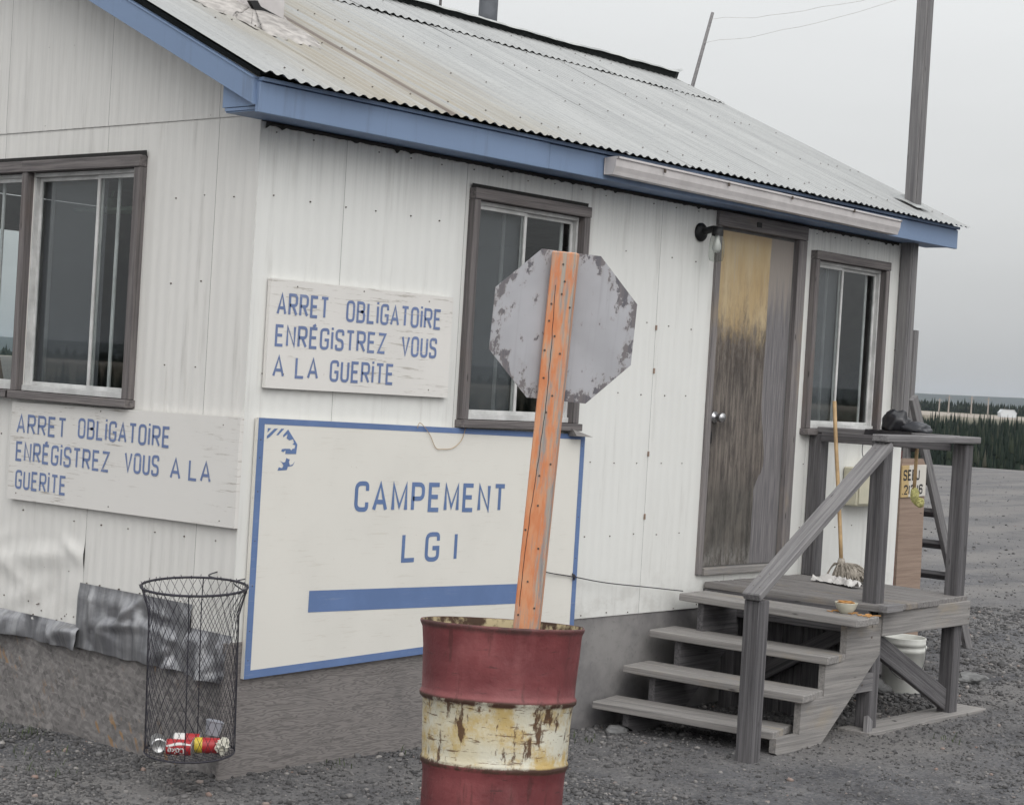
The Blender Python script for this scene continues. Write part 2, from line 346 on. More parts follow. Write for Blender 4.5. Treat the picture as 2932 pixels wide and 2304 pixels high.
# concrete
s = NT('stained_concrete'); b = s.noise(s.co((1, 1, 1)), 2.2, 5); g = s.noise(s.co((1, 1, 1)), 40, 4); d = s.noise(s.co((1.5, 1.5, 0.6)), 3, 5)
c = s.mix(smooth_mask(s, b, 0.35, 0.68), (0.13, 0.125, 0.13), (0.27, 0.26, 0.255)); c = s.mix(s.math('MULTIPLY', smooth_mask(s, g, 0.55, 0.75), 0.3), c, (0.10, 0.10, 0.10))
c = s.mix(s.math('MULTIPLY', smooth_mask(s, d, 0.62, 0.78), 0.4), c, (0.40, 0.385, 0.37)); s.bump(g, 0.3, 0.004); M['concrete'] = s.done(c, 0.9, 0, 0.2)
# painted sign boards and their worn blue paint
def m_sign(name, base, wear, amount):
    s = NT(name); n = s.noise(s.co((3.2, 3.2, 48)), 1.6, 8, 0.72); b = s.noise(s.co((1, 1, 1)), 2.2, 4); sp = s.noise(s.co((1, 1, 1)), 26, 4, 0.7)
    c = s.mix(s.math('MULTIPLY', smooth_mask(s, b, 0.4, 0.7), 0.18), base, tuple(q*0.75 for q in base))
    c = s.mix(s.math('MULTIPLY', s.math('MULTIPLY', smooth_mask(s, n, 0.565, 0.62), smooth_mask(s, b, 0.40, 0.58)), amount), c, wear)
    c = s.mix(s.math('MULTIPLY', smooth_mask(s, sp, 0.71, 0.76), amount*0.8), c, (0.20, 0.15, 0.11))
    s.bump(n, 0.12, 0.003); return s.done(c, 0.55, 0, 0.35)
def m_lettering(name, blue, under, amount):
    s = NT(name); n = s.noise(s.co((3.2, 3.2, 48)), 1.6, 8, 0.72); b = s.noise(s.co((1, 1, 1)), 4.0, 5); 
    f = s.math('MULTIPLY', s.math('MULTIPLY', smooth_mask(s, n, 0.56, 0.63), smooth_mask(s, b, 0.40, 0.6)), amount)
    c = s.mix(s.math('MULTIPLY', smooth_mask(s, b, 0.35, 0.7), 0.3), blue, tuple(min(1, q*1.5) for q in blue)); c = s.mix(f, c, under); return s.done(c, 0.55, 0, 0.3)
M['sign_a'] = m_sign('sign_white_plain', (0.72, 0.70, 0.67), (0.36, 0.33, 0.29), 0.7)
M['sign_b'] = m_sign('sign_white_worn', (0.71, 0.69, 0.66), (0.32, 0.28, 0.24), 0.7)
M['sign_c'] = m_sign('sign_white_board', (0.73, 0.71, 0.66), (0.45, 0.40, 0.32), 0.22)
M['ink_a'] = m_lettering('blue_sign_paint', (0.15, 0.20, 0.355), (0.55, 0.53, 0.50), 0.45)
M['ink_b'] = m_lettering('blue_sign_paint_worn', (0.15, 0.20, 0.355), (0.55, 0.52, 0.49), 0.75)
M['ink_c'] = m_lettering('blue_board_paint', (0.12, 0.185, 0.35), (0.30, 0.33, 0.42), 0.3)
M['ink_black'] = m_flat('black_sign_paint', (0.03, 0.03, 0.033), 0.6)
def thin_fresnel(s, ior):
    # same reflectance from both sides of a thin pane
    g_ = s.n.new('ShaderNodeNewGeometry'); f_ = s.n.new('ShaderNodeFresnel'); v_ = s.n.new('ShaderNodeMix'); v_.data_type = 'FLOAT'
    v_.inputs[2].default_value = ior; v_.inputs[3].default_value = 1/ior; s.L(g_.outputs['Backfacing'], v_.inputs[0]); s.L(v_.outputs[0], f_.inputs[0]); return f_
# glass that mirrors the sky and lets the dark room show
s = NT('window_glass'); s.n.remove(s.p); tr = s.n.new('ShaderNodeBsdfTransparent'); tr.inputs[0].default_value = (0.92, 0.94, 0.94, 1)
gl = s.n.new('ShaderNodeBsdfGlossy'); gl.inputs['Roughness'].default_value = 0.015; fr = thin_fresnel(s, 1.47)
mxs = s.n.new('ShaderNodeMixShader'); s.L(fr.outputs[0], mxs.inputs[0]); s.L(tr.outputs[0], mxs.inputs[1]); s.L(gl.outputs[0], mxs.inputs[2]); s.L(mxs.outputs[0], s.out.inputs['Surface']); M['glass'] = s.m
s = NT('insect_screen'); s.p.inputs['Base Color'].default_value = (0.15, 0.153, 0.165, 1); s.p.inputs['Roughness'].default_value = 0.9
tr = s.n.new('ShaderNodeBsdfTransparent'); mxs = s.n.new('ShaderNodeMixShader'); mxs.inputs[0].default_value = 0.62
s.L(tr.outputs[0], mxs.inputs[1]); s.L(s.p.outputs[0], mxs.inputs[2]); s.L(mxs.outputs[0], s.out.inputs['Surface']); M['screen'] = s.m
s = NT('clear_lamp_glass'); s.n.remove(s.p); tr = s.n.new('ShaderNodeBsdfTransparent'); tr.inputs[0].default_value = (0.86, 0.88, 0.86, 1)
gl = s.n.new('ShaderNodeBsdfGlossy'); gl.inputs['Roughness'].default_value = 0.05; fr = thin_fresnel(s, 1.45)
mxs = s.n.new('ShaderNodeMixShader'); s.L(fr.outputs[0], mxs.inputs[0]); s.L(tr.outputs[0], mxs.inputs[1]); s.L(gl.outputs[0], mxs.inputs[2]); s.L(mxs.outputs[0], s.out.inputs['Surface']); M['lampglass'] = s.m
# plywood door: varnish gone, blackened below, grey strip at the hinge side (own frame: x across 0..0.8, z up 0..2)
s = NT('peeling_plywood_door'); v = s.co((1, 1, 1), rnd=False); x, y, z = s.sep(v)
stv = s.noise(s.co((22, 22, 1.3), rnd=False), 1.5, 7, 0.7); big = s.noise(s.co((5, 5, 1.0), rnd=False), 1.3, 4); fine = s.noise(s.co((70, 70, 3.0), rnd=False), 1.2, 4)
blot = s.noise(s.co((26, 26, 9), rnd=False), 1.4, 9, 0.78); med = s.noise(s.co((8, 8, 2.6), rnd=False), 1.4, 7, 0.72); bl2 = s.noise(s.co((11, 11, 2.0), rnd=False), 1.6, 8, 0.75)
tan = s.mix(smooth_mask(s, big, 0.35, 0.7), (0.43, 0.315, 0.17), (0.50, 0.405, 0.265)); tan = s.mix(s.math('MULTIPLY', smooth_mask(s, stv, 0.56, 0.70), 0.75), tan, (0.38, 0.345, 0.31)); tan = s.mix(s.math('MULTIPLY', smooth_mask(s, fine, 0.55, 0.75), 0.35), tan, (0.30, 0.22, 0.13)); tan = s.mix(s.math('MULTIPLY', s.math('MULTIPLY', smooth_mask(s, bl2, 0.48, 0.66), smooth_mask(s, z, 1.95, 1.5)), 0.6), tan, (0.24, 0.175, 0.115)); tan = s.mix(s.math('MULTIPLY', smooth_mask(s, z, 1.90, 1.98), 0.45), tan, (0.30, 0.22, 0.15))
lowc = s.mix(smooth_mask(s, stv, 0.34, 0.64), (0.085, 0.074, 0.067), (0.205, 0.178, 0.157)); lowc = s.mix(s.math('MULTIPLY', smooth_mask(s, fine, 0.56, 0.72), 0.5), lowc, (0.27, 0.235, 0.20))
lowc = s.mix(s.math('MULTIPLY', smooth_mask(s, bl2, 0.46, 0.62), 0.72), lowc, (0.045, 0.041, 0.040)); lowc = s.mix(s.math('MULTIPLY', s.math('MULTIPLY', smooth_mask(s, z, 1.0, 1.35), smooth_mask(s, blot, 0.42, 0.60)), 0.7), lowc, (0.060, 0.046, 0.036))
lowc = s.mix(s.math('MULTIPLY', smooth_mask(s, z, 0.62, 0.36), 0.6), lowc, s.mix(smooth_mask(s, med, 0.38, 0.62), (0.050, 0.049, 0.045), (0.115, 0.110, 0.100)))
lowc = s.mix(s.math('MULTIPLY', s.math('MULTIPLY', smooth_mask(s, z, 0.17, 0.04), smooth_mask(s, blot, 0.42, 0.6)), 0.7), lowc, (0.24, 0.23, 0.22))
edge = s.math('ADD', z, s.math('ADD', s.math('MULTIPLY', s.math('SUBTRACT', med, 0.5), 0.75), s.math('MULTIPLY', s.math('SUBTRACT', blot, 0.5), 0.55)))
c = s.mix(smooth_mask(s, edge, 1.28, 1.60), lowc, tan)
grey = s.mix(smooth_mask(s, fine, 0.3, 0.7), (0.125, 0.120, 0.127), (0.235, 0.222, 0.225)); grey = s.mix(s.math('MULTIPLY', smooth_mask(s, stv, 0.5, 0.7), 0.6), grey, (0.10, 0.095, 0.10))
grey = s.mix(s.math('MULTIPLY', smooth_mask(s, s.math('ADD', z, s.math('MULTIPLY', s.math('SUBTRACT', stv, 0.5), 0.9)), 1.45, 1.75), 0.85), grey, (0.31, 0.275, 0.245))
gx = s.math('ADD', x, s.math('MULTIPLY', smooth_mask(s, z, 1.0, 0.62), -0.06)); gx = s.math('ADD', gx, s.math('MULTIPLY', smooth_mask(s, z, 0.62, 0.45), 0.09)); gx = s.math('ADD', gx, s.math('MULTIPLY', s.math('SUBTRACT', stv, 0.5), 0.05))
c = s.mix(smooth_mask(s, gx, 0.545, 0.555), c, grey)
s.bump(s.math('ADD', stv, fine), 0.35, 0.003); M['door'] = s.done(c, 0.8, 0, 0.25)
# barrel paint: red, cream band, rust
s = NT('rusty_barrel_paint'); v = s.co((1, 1, 1), rnd=False); x, y, z = s.sep(v)
n1 = s.noise(v, 9, 7, 0.7); n2 = s.noise(s.co((1, 1, 0.35), rnd=False), 16, 6, 0.7); n3 = s.noise(v, 3.2, 5); n4 = s.noise(v, 42, 4, 0.7)
zz = s.math('ADD', z, s.math('MULTIPLY', s.math('SUBTRACT', n1, 0.5), 0.012))
band = s.math('MULTIPLY', smooth_mask(s, zz, 0.457, 0.460), smooth_mask(s, zz, 0.690, 0.687))
red = s.mix(smooth_mask(s, n3, 0.35, 0.7), (0.135, 0.030, 0.033), (0.225, 0.058, 0.060)); red = s.mix(s.math('MULTIPLY', smooth_mask(s, n2, 0.58, 0.75), 0.55), red, (0.075, 0.028, 0.024))
red = s.mix(s.math('MULTIPLY', smooth_mask(s, z, 0.72, 0.70), s.math('MULTIPLY', smooth_mask(s, z, 0.69, 0.70), 0.45)), red, (0.30, 0.10, 0.10))
red = s.mix(s.math('MULTIPLY', smooth_mask(s, n4, 0.66, 0.72), 0.7), red, (0.035, 0.018, 0.014))
cream = s.mix(smooth_mask(s, n1, 0.42, 0.62), (0.62, 0.60, 0.50), (0.50, 0.36, 0.14)); cream = s.mix(s.math('MULTIPLY', smooth_mask(s, n3, 0.45, 0.65), 0.4), cream, (0.55, 0.43, 0.20))
rustm = s.math('MULTIPLY', smooth_mask(s, n2, 0.545, 0.615), 0.95); cream = s.mix(rustm, cream, (0.085, 0.040, 0.020)); scr = s.noise(s.co((2.5, 2.5, 22), rnd=False), 3.0, 6, 0.7); cream = s.mix(s.math('MULTIPLY', smooth_mask(s, scr, 0.57, 0.63), 0.85), cream, (0.11, 0.055, 0.025)); cream = s.mix(s.math('MULTIPLY', smooth_mask(s, n4, 0.60, 0.68), 0.7), cream, (0.20, 0.10, 0.04)); red = s.mix(s.math('MULTIPLY', smooth_mask(s, scr, 0.60, 0.66), 0.65), red, (0.045, 0.02, 0.018)); fade = s.noise(s.co((3, 3, 1.2), rnd=False), 2.4, 5); red = s.mix(s.math('MULTIPLY', smooth_mask(s, fade, 0.55, 0.7), 0.4), red, (0.26, 0.09, 0.09)); red = s.mix(s.math('MULTIPLY', smooth_mask(s, s.noise(s.co((9, 9, 1.5), rnd=False), 3.0, 6), 0.56, 0.68), 0.55), red, (0.06, 0.022, 0.02))
edge1 = s.math('SUBTRACT', 1.0, smooth_mask(s, s.math('ABSOLUTE', s.math('SUBTRACT', zz, 0.684)), 0.004, 0.016)); edge2 = s.math('SUBTRACT', 1.0, smooth_mask(s, s.math('ABSOLUTE', s.math('SUBTRACT', zz, 0.455)), 0.004, 0.016))
c = s.mix(band, red, cream); c = s.mix(s.math('MULTIPLY', s.math('MAXIMUM', edge1, edge2), s.math('ADD', 0.25, smooth_mask(s, n1, 0.35, 0.55))), c, (0.06, 0.028, 0.018))
c = s.mix(s.math('MULTIPLY', smooth_mask(s, z, 0.922, 0.938), s.math('ADD', 0.35, s.math('MULTIPLY', smooth_mask(s, n1, 0.4, 0.6), 0.5))), c, (0.055, 0.028, 0.024)); s.bump(s.math('ADD', n1, s.math('MULTIPLY', n3, 2.5)), 0.35, 0.012); M['barrel'] = s.done(c, s.math('ADD', 0.38, s.math('MULTIPLY', n1, 0.3)), 0, 0.45)
s = NT('rusty_cream_barrel_inside'); n1 = s.noise(s.co((1, 1, 1), rnd=False), 14, 6); M['barrel_in'] = s.done(s.mix(smooth_mask(s, n1, 0.42, 0.56), (0.48, 0.40, 0.24), (0.06, 0.032, 0.018)), 0.8)
s = NT('barrel_soil'); n1 = s.noise(s.co((1, 1, 1), rnd=False), 30, 5); s.bump(n1, 0.8, 0.02); M['soil'] = s.done(s.mix(n1, (0.015, 0.013, 0.011), (0.06, 0.05, 0.042)), 0.95)
# orange paint rubbed off a grey post (own frame: x along the post)
s = NT('worn_orange_post_paint'); n = s.noise(s.co((1.4, 16, 16), rnd=False), 1.6, 7, 0.7); n2 = s.noise(s.co((5, 18, 18), rnd=False), 2.0, 5); g = s.noise(s.co((2.5, 80, 80), rnd=False), 1.2, 3)
og = s.mix(smooth_mask(s, n2, 0.35, 0.65), (0.60, 0.225, 0.105), (0.64, 0.31, 0.17)); gw = s.mix(smooth_mask(s, g, 0.3, 0.7), (0.25, 0.24, 0.245), (0.42, 0.375, 0.315))
x, y, z = s.sep(s.co((1, 1, 1), rnd=False)); sidef = smooth_mask(s, y, -0.030, -0.044)
f = s.math('SUBTRACT', smooth_mask(s, s.math('ADD', n, s.math('MULTIPLY', s.math('SUBTRACT', n2, 0.5), 0.35)), 0.66, 0.50), s.math('MULTIPLY', sidef, 0.30), clamp=True)
c = s.mix(f, gw, og); s.bump(s.math('ADD', g, n), 0.4, 0.003); M['orange'] = s.done(c, 0.8, 0, 0.25)
# sign plate: grey paint chipped to darker metal, mostly at the rim (own frame: y,z in the plate, centre 0)
s = NT('chipped_grey_sign_paint'); v = s.co((1, 1, 1), rnd=False); x, y, z = s.sep(v)
rr = s.math('MAXIMUM', s.math('MAXIMUM', s.math('ABSOLUTE', y), s.math('ABSOLUTE', z)), s.math('MULTIPLY', s.math('ADD', s.math('ABSOLUTE', y), s.math('ABSOLUTE', z)), 0.7071))
n = s.noise(s.co((1, 19, 12), rnd=False, rot=(0.3, 0, 0)), 1.4, 6, 0.66); n2 = s.noise(s.co((1, 1, 1), rnd=False), 4.0, 3)
th = s.math('SUBTRACT', 0.665, s.math('MULTIPLY', smooth_mask(s, rr, 0.18, 0.268), 0.19)); th = s.math('SUBTRACT', th, s.math('MULTIPLY', s.math('SUBTRACT', n2, 0.5), 0.30))
f = smooth_mask(s, s.math('SUBTRACT', n, th), 0.0, 0.02); pb_ = s.noise(s.co((1, 30, 1.6), rnd=False), 1.3, 5, 0.6); pg = s.mix(smooth_mask(s, n2, 0.3, 0.7), (0.345, 0.345, 0.365), (0.405, 0.405, 0.43)); pg = s.mix(s.math('MULTIPLY', smooth_mask(s, pb_, 0.52, 0.72), 0.3), pg, (0.25, 0.245, 0.255)); pg = s.mix(s.math('MULTIPLY', smooth_mask(s, s.math('SUBTRACT', n, th), -0.06, 0.0), 0.4), pg, (0.26, 0.235, 0.22)); c = s.mix(f, pg, s.mix(smooth_mask(s, pb_, 0.4, 0.6), (0.12, 0.115, 0.13), (0.17, 0.155, 0.16))); s.bump(f, -0.2, 0.002); M['plate'] = s.done(c, 0.6, 0, 0.35)
# ground and stones
s = NT('gravel_ground'); v = s.co((1, 1, 1), rnd=False); n1 = s.noise(v, 0.35, 4); n2 = s.noise(v, 3.0, 5); n3 = s.noise(v, 38, 5, 0.75); vz = s.vor(v, 55, 'Color'); vd = s.vor(v, 55, 'Distance')
n5 = s.noise(s.co((1.0, 1.0, 1), rnd=False), 2.2, 9, 0.82); c = s.mix(smooth_mask(s, n2, 0.3, 0.7), (0.066, 0.067, 0.075), (0.120, 0.120, 0.128)); c = s.mix(s.math('MULTIPLY', smooth_mask(s, n5, 0.50, 0.62), 0.6), c, (0.19, 0.185, 0.185)); c = s.mix(s.math('MULTIPLY', smooth_mask(s, n5, 0.47, 0.36), 0.6), c, (0.055, 0.054, 0.058)); c = s.mix(smooth_mask(s, n1, 0.45, 0.65), c, (0.17, 0.163, 0.16)); c = s.mix(s.math('MULTIPLY', s.math('MULTIPLY', s.sep(vz)[0], smooth_mask(s, n3, 0.4, 0.65)), 0.6), c, (0.26, 0.25, 0.245))
c = s.mix(s.math('MULTIPLY', smooth_mask(s, n3, 0.42, 0.28), 0.6), c, (0.035, 0.035, 0.038))
s.bump(s.math('ADD', s.math('MULTIPLY', vd, -0.7), n3), 0.7, 0.02)
c = s.mix(s.math('MULTIPLY', smooth_mask(s, s.math('SQRT', s.math('ADD', s.math('POWER', s.sep(v)[0], 2.0), s.math('POWER', s.sep(v)[1], 2.0))), 8, 20), 0.40), c, (0.19, 0.185, 0.185))
tk = s.noise(s.co((0.10, 0.9, 1), rnd=False, rot=(0, 0, R(-28))), 1.6, 4, 0.55); c = s.mix(s.math('MULTIPLY', s.math('MULTIPLY', smooth_mask(s, tk, 0.46, 0.60), smooth_mask(s, s.sep(v)[0], 1.5, 5.0)), 0.55), c, (0.215, 0.205, 0.198))
# far ground: sandy cleared field beyond the trees
px_, py_, pz_ = s.sep(v); rad = s.math('SQRT', s.math('ADD', s.math('MULTIPLY', px_, px_), s.math('MULTIPLY', py_, py_)))
far = smooth_mask(s, rad, 52, 75); nf = s.noise(v, 0.02, 5); c = s.mix(far, c, s.mix(smooth_mask(s, nf, 0.4, 0.6), (0.10, 0.10, 0.075), (0.17, 0.15, 0.115)))
fld = s.math('MULTIPLY', smooth_mask(s, rad, 640, 700), smooth_mask(s, rad, 1060, 1000)); c = s.mix(fld, c, s.mix(smooth_mask(s, s.noise(v, 0.03, 4), 0.35, 0.65), (0.25, 0.22, 0.19), (0.36, 0.32, 0.28)))
c = s.mix(smooth_mask(s, rad, 1060, 1200), c, (0.03, 0.04, 0.026)); M['ground'] = s.done(c, 0.95, 0, 0.15)
s = NT('loose_stone'); i = s.island(); n = s.noise(s.co((1, 1, 1), rnd=False), 45, 3)
c = s.ramp(i, (0.0, (0.030, 0.030, 0.033)), (0.40, (0.075, 0.074, 0.079)), (0.74, (0.135, 0.132, 0.135)), (0.93, (0.22, 0.21, 0.207)), (0.985, (0.36, 0.34, 0.325)), (1.0, (0.30, 0.19, 0.15)))
c = s.mix(0.35, c, s.mix(n, (0.05, 0.05, 0.052), (0.24, 0.23, 0.22)), 'MIX'); M['stone'] = s.done(c, 0.9, 0, 0.2)
s = NT('spruce_needles'); i = s.island(); M['spruce'] = s.done(s.ramp(i, (0.0, (0.009, 0.014, 0.012)), (0.6, (0.018, 0.026, 0.020)), (0.93, (0.030, 0.037, 0.026)), (1.0, (0.055, 0.052, 0.042))), 0.9, 0, 0.1)
M['hill'] = m_flat('forested_hill', (0.028, 0.040, 0.030), 0.95, var=0.5, scale=0.01)
M['far_white'] = m_flat('white_shed_metal', (0.62, 0.64, 0.66), 0.6, var=0.1)
M['pole_wood'] = m_flat('pale_utility_pole', (0.36, 0.32, 0.29), 0.9)
M['can_metal'] = m_flat('can_aluminium', (0.62, 0.62, 0.62), 0.35, 0.9, 0.1)
M['can_red'] = m_flat('can_red_print', (0.40, 0.030, 0.035), 0.35, var=0.1)
M['can_white'] = m_flat('can_white_print', (0.70, 0.68, 0.66), 0.4, var=0.08)
M['can_yellow'] = m_flat('can_yellow_print', (0.62, 0.46, 0.05), 0.4, var=0.1)
M['paper'] = m_flat('crumpled_paper', (0.60, 0.58, 0.50), 0.9, var=0.2)
M['plastic_tub'] = m_flat('grey_plastic_tub', (0.33, 0.34, 0.38), 0.4, var=0.15)
M['car_paint'] = m_flat('dark_brown_car_paint', (0.05, 0.035, 0.03), 0.3, var=0.1, spec=0.6)
M['tyre'] = m_flat('tyre_rubber', (0.02, 0.02, 0.02), 0.9)
M['board_tan'] = m_wood('raw_tan_plywood', (0.24, 0.175, 0.14), (0.33, 0.25, 0.20))
s = NT('two_tone_number_plate_paint'); x, y, z = s.sep(s.co((1, 1, 1), rnd=False)); wv = s.noise(s.co((1, 1, 1), rnd=False), 14, 4)
c = s.mix(smooth_mask(s, s.math('ADD', x, s.math('MULTIPLY', s.math('SUBTRACT', wv, 0.5), 0.06)), -0.085, -0.055), (0.50, 0.36, 0.17), (0.60, 0.57, 0.52)); M['number_plate'] = s.done(c, 0.6)

# ------------------------------------------------------------------ terrain
def sstep(a, b, t):
    t = max(0.0, min(1.0, (t-a)/(b-a))); return t*t*(3-2*t)
def ground_z(x, y):
    r = math.hypot(x, y)
    if r < 60:
        g = -0.805 + 0.022*mnoise.noise((x*0.7, y*0.7, 0)) + 0.010*mnoise.noise((x*3, y*3, 5))
        g -= 0.035*math.exp(-((x-2.6)**2+(y-0.2)**2)/0.6)
        if x < 0.6: g -= 0.07*sstep(1.2, 2.0, y)*sstep(0.8, -0.2, x)
        g += 0.14*mnoise.noise((x*0.06, y*0.06, 3))*sstep(10, 25, r)
    else: g = -0.80+0.08*mnoise.noise((x*0.05, y*0.05, 3))
    g -= 8.0*sstep(50, 130, r)
    g += 6.9*sstep(560, 680, r) - 0.0
    g += 0.25*mnoise.noise((x*0.01, y*0.01, 1))*sstep(600, 700, r)
    g += 1.5*sstep(1100, 2500, r)
    return g
radii = [0.0]; r = 0.3
while r < 14: radii.append(r); r += 0.28
while r < 11500: radii.append(r); r *= 1.055
NA = 220; V = []; F = []
for i, r in enumerate(radii):
    for k in range(NA):
        a = 2*math.pi*k/NA; x, y = r*math.cos(a), r*math.sin(a); V.append((x, y, ground_z(x, y)))
for i in range(len(radii)-1):
    for k in range(NA):
        k2 = (k+1) % NA; F.append((i*NA+k, i*NA+k2, (i+1)*NA+k2, (i+1)*NA+k))
b = MB(); b.add(V, F[NA:]); c0 = len(b.v); b.v.append((0, 0, ground_z(0, 0)))
for k in range(NA): b.f.append((c0, NA+k, NA+(k+1) % NA)); b.mi.append(0)
b.v = b.v[NA:] ; b.f = [tuple(i-NA for i in f) for f in b.f]
g = b.build('ground', M['ground'], smooth=True, kind='structure')
# low forested hills on the skyline
b = MB(); NA = 240; rows = ((6800, -0.5), (7600, 0.55), (8300, 1.0), (9300, 0.2))
for (r, h) in rows:
    for k in range(NA):
        a = 2*math.pi*k/NA; hh = 62+14*mnoise.noise((3*math.cos(a), 3*math.sin(a), 4))+6*mnoise.noise((11*math.cos(a), 11*math.sin(a), 2))+1.2*mnoise.noise((60*math.cos(a), 60*math.sin(a), 2))
        b.v.append((r*math.cos(a), r*math.sin(a), hh*h-3))
for i in range(3):
    for k in range(NA):
        k2 = (k+1) % NA; b.f.append((i*NA+k, i*NA+k2, (i+1)*NA+k2, (i+1)*NA+k)); b.mi.append(0)
b.build('hills', M['hill'], smooth=True, kind='structure')

# ------------------------------------------------------------------ the house: long wall on y = 0 (faces -y), gable on x = 0 (faces -x)
LEN, WID = 5.82, 4.84
RIDGE_Y = WID/2; SLOPE = 0.4545
def roof_z(y): return 2.274+SLOPE*(min(y, WID-y)+0.22)
house = thing('guard_house', (2.9, 2.4, -0.82), 'white metal-clad guard house with blue trim, corrugated roof and weathered door', 'building')
def PS(u, d, z): return (u, -d, z)
def PW(u, d, z): return (-d, u, z)
def PE(u, d, z): return (LEN+d, u, z)
def PN(u, d, z): return (u, WID+d, z)
RIB = 0.0715
def rib(u): return 0.0013*math.cos(2*math.pi*u/RIB)
def rib_low(u): return 0.0008*math.cos(2*math.pi*u/RIB)
def siding(u0, u1, zlo, zhi, P, mat, holes=(), name='siding_panel', disp=None, step=RIB/6, gap=0.0009, zstep=None, prof=rib, d0=0.0):
    """one sheet between u0 and u1; zlo/zhi numbers or functions of u; holes = (u0,u1,z0,z1)"""
    a, c = u0+gap, u1-gap; n = max(1, int((c-a)/step)); us = {a+(c-a)*i/n for i in range(n+1)}
    for h in holes:
        for q in h[:2]:
            if a < q < c: us.add(q)
    us = sorted(us); lo = zlo if callable(zlo) else (lambda u: zlo); hi = zhi if callable(zhi) else (lambda u: zhi)
    bb = MB()
    def vert(u, z):
        d = d0+prof(u)+(disp(u, z) if disp else 0.0); return P(u, d, z)
    for ua, ub in zip(us[:-1], us[1:]):
        m = (ua+ub)/2; cuts = sorted((h[2], h[3]) for h in holes if h[0] <= m <= h[1]); spans = []; cur = None
        z0 = 'lo'
        for (ha, hb) in cuts:
            if ha > lo(m)+1e-4: spans.append((z0, ha))
            z0 = hb
        spans.append((z0, 'hi'))
        for (s0, s1) in spans:
            za0, zb0 = (lo(ua), lo(ub)) if s0 == 'lo' else (s0, s0); za1, zb1 = (hi(ua), hi(ub)) if s1 == 'hi' else (s1, s1)
            if za1-za0 < 1e-4 and zb1-zb0 < 1e-4: continue
            k = max(1, int((max(za1-za0, zb1-zb0))/zstep)) if zstep else 1
            for j in range(k):
                t0, t1 = j/k, (j+1)/k
                bb.add([vert(ua, za0+(za1-za0)*t0), vert(ub, zb0+(zb1-zb0)*t0), vert(ub, zb0+(zb1-zb0)*t1), vert(ua, za0+(za1-za0)*t1)], [(0, 1, 2, 3)])
    o = bb.build(name, mat, house)
    bm = bmesh.new(); bm.from_mesh(o.data); bmesh.ops.remove_doubles(bm, verts=bm.verts, dist=1e-5); bmesh.ops.recalc_face_normals(bm, faces=bm.faces); bm.to_mesh(o.data); bm.free()
    o.data.polygons.foreach_set('use_smooth', [True]*len(o.data.polygons)); return o
W1 = (1.37, 2.285, 0.78, 1.97); W2 = (4.538, 5.455, 0.80, 1.955); DR = (3.49, 4.46, -0.055, 2.088)
G1 = (0.79, 1.72, 0.79, 1.975); G2 = (1.72, 2.65, 0.79, 1.975)
def inner(h, m=0.025): return (h[0]+m, h[1]-m, h[2]+m, h[3]-m)
shole = [inner(W1), inner(W2), inner(DR)]; whole = [inner(G1, 0.03), inner(G2, 0.03)]
for a, c in zip([-.004, .526, 1.346, 2.166, 2.97, 3.79, 4.61, 5.43], [.526, 1.346, 2.166, 2.97, 3.79, 4.61, 5.43, LEN]):
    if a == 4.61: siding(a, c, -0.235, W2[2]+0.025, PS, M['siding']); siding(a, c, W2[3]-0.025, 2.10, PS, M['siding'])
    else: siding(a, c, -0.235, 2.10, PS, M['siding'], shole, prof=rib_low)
rk = lambda u: roof_z(u)-0.067
CRE = [(1.45, 0.03, 1.45, 0.026, 0.075, 0.55), (1.22, 0.10, 2.1, 0.022, 0.05, 0.16), (1.72, -0.06, 1.95, 0.020, 0.07, 0.30), (1.36, -0.14, 0.7, -0.016, 0.09, 0.20), (1.58, -0.18, 1.2, 0.016, 0.06, 0.28), (1.85, 0.06, 1.1, 0.016, 0.06, 0.22), (1.18, -0.05, 0.2, 0.012, 0.06, 0.25)]
def crumple(u, z):
    """a bent sheet: a few straight creases near the foot of the panel"""
    d = 0.0
    for (cy_, cz_, th_, a_, w_, len_) in CRE:
        q = abs(math.cos(th_)*(u-cy_)+math.sin(th_)*(z-cz_)); l_ = abs(-math.sin(th_)*(u-cy_)+math.cos(th_)*(z-cz_)); d += a_*max(0, 1-q/w_)*max(0, 1-l_/len_)
    return (0.62*d+0.003*mnoise.noise((u*8, z*8, 2.0)))*sstep(0.20, 0.08, z)
gy = [-.004, .28, 1.105, 1.965, 2.81, 3.66, 4.5, WID]; gb = [-0.19, -0.08, -0.292, -0.295, -0.29, -0.29, -0.29]
for (a, c), zb in zip(zip(gy[:-1], gy[1:]), gb):
    cr = zb < -0.28 and a < 2.5
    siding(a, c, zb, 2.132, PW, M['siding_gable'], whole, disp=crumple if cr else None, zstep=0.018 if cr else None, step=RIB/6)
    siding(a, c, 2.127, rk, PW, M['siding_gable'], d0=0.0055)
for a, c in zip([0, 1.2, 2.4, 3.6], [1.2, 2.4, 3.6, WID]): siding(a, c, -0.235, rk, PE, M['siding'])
NW = (0.95, 2.045, 0.78, 1.86)
for a, c in zip([0, 1.16, 2.33, 3.5, 4.66], [1.16, 2.33, 3.5, 4.66, LEN]): siding(a, c, -0.235, 2.10, PN, M['siding'], [NW])
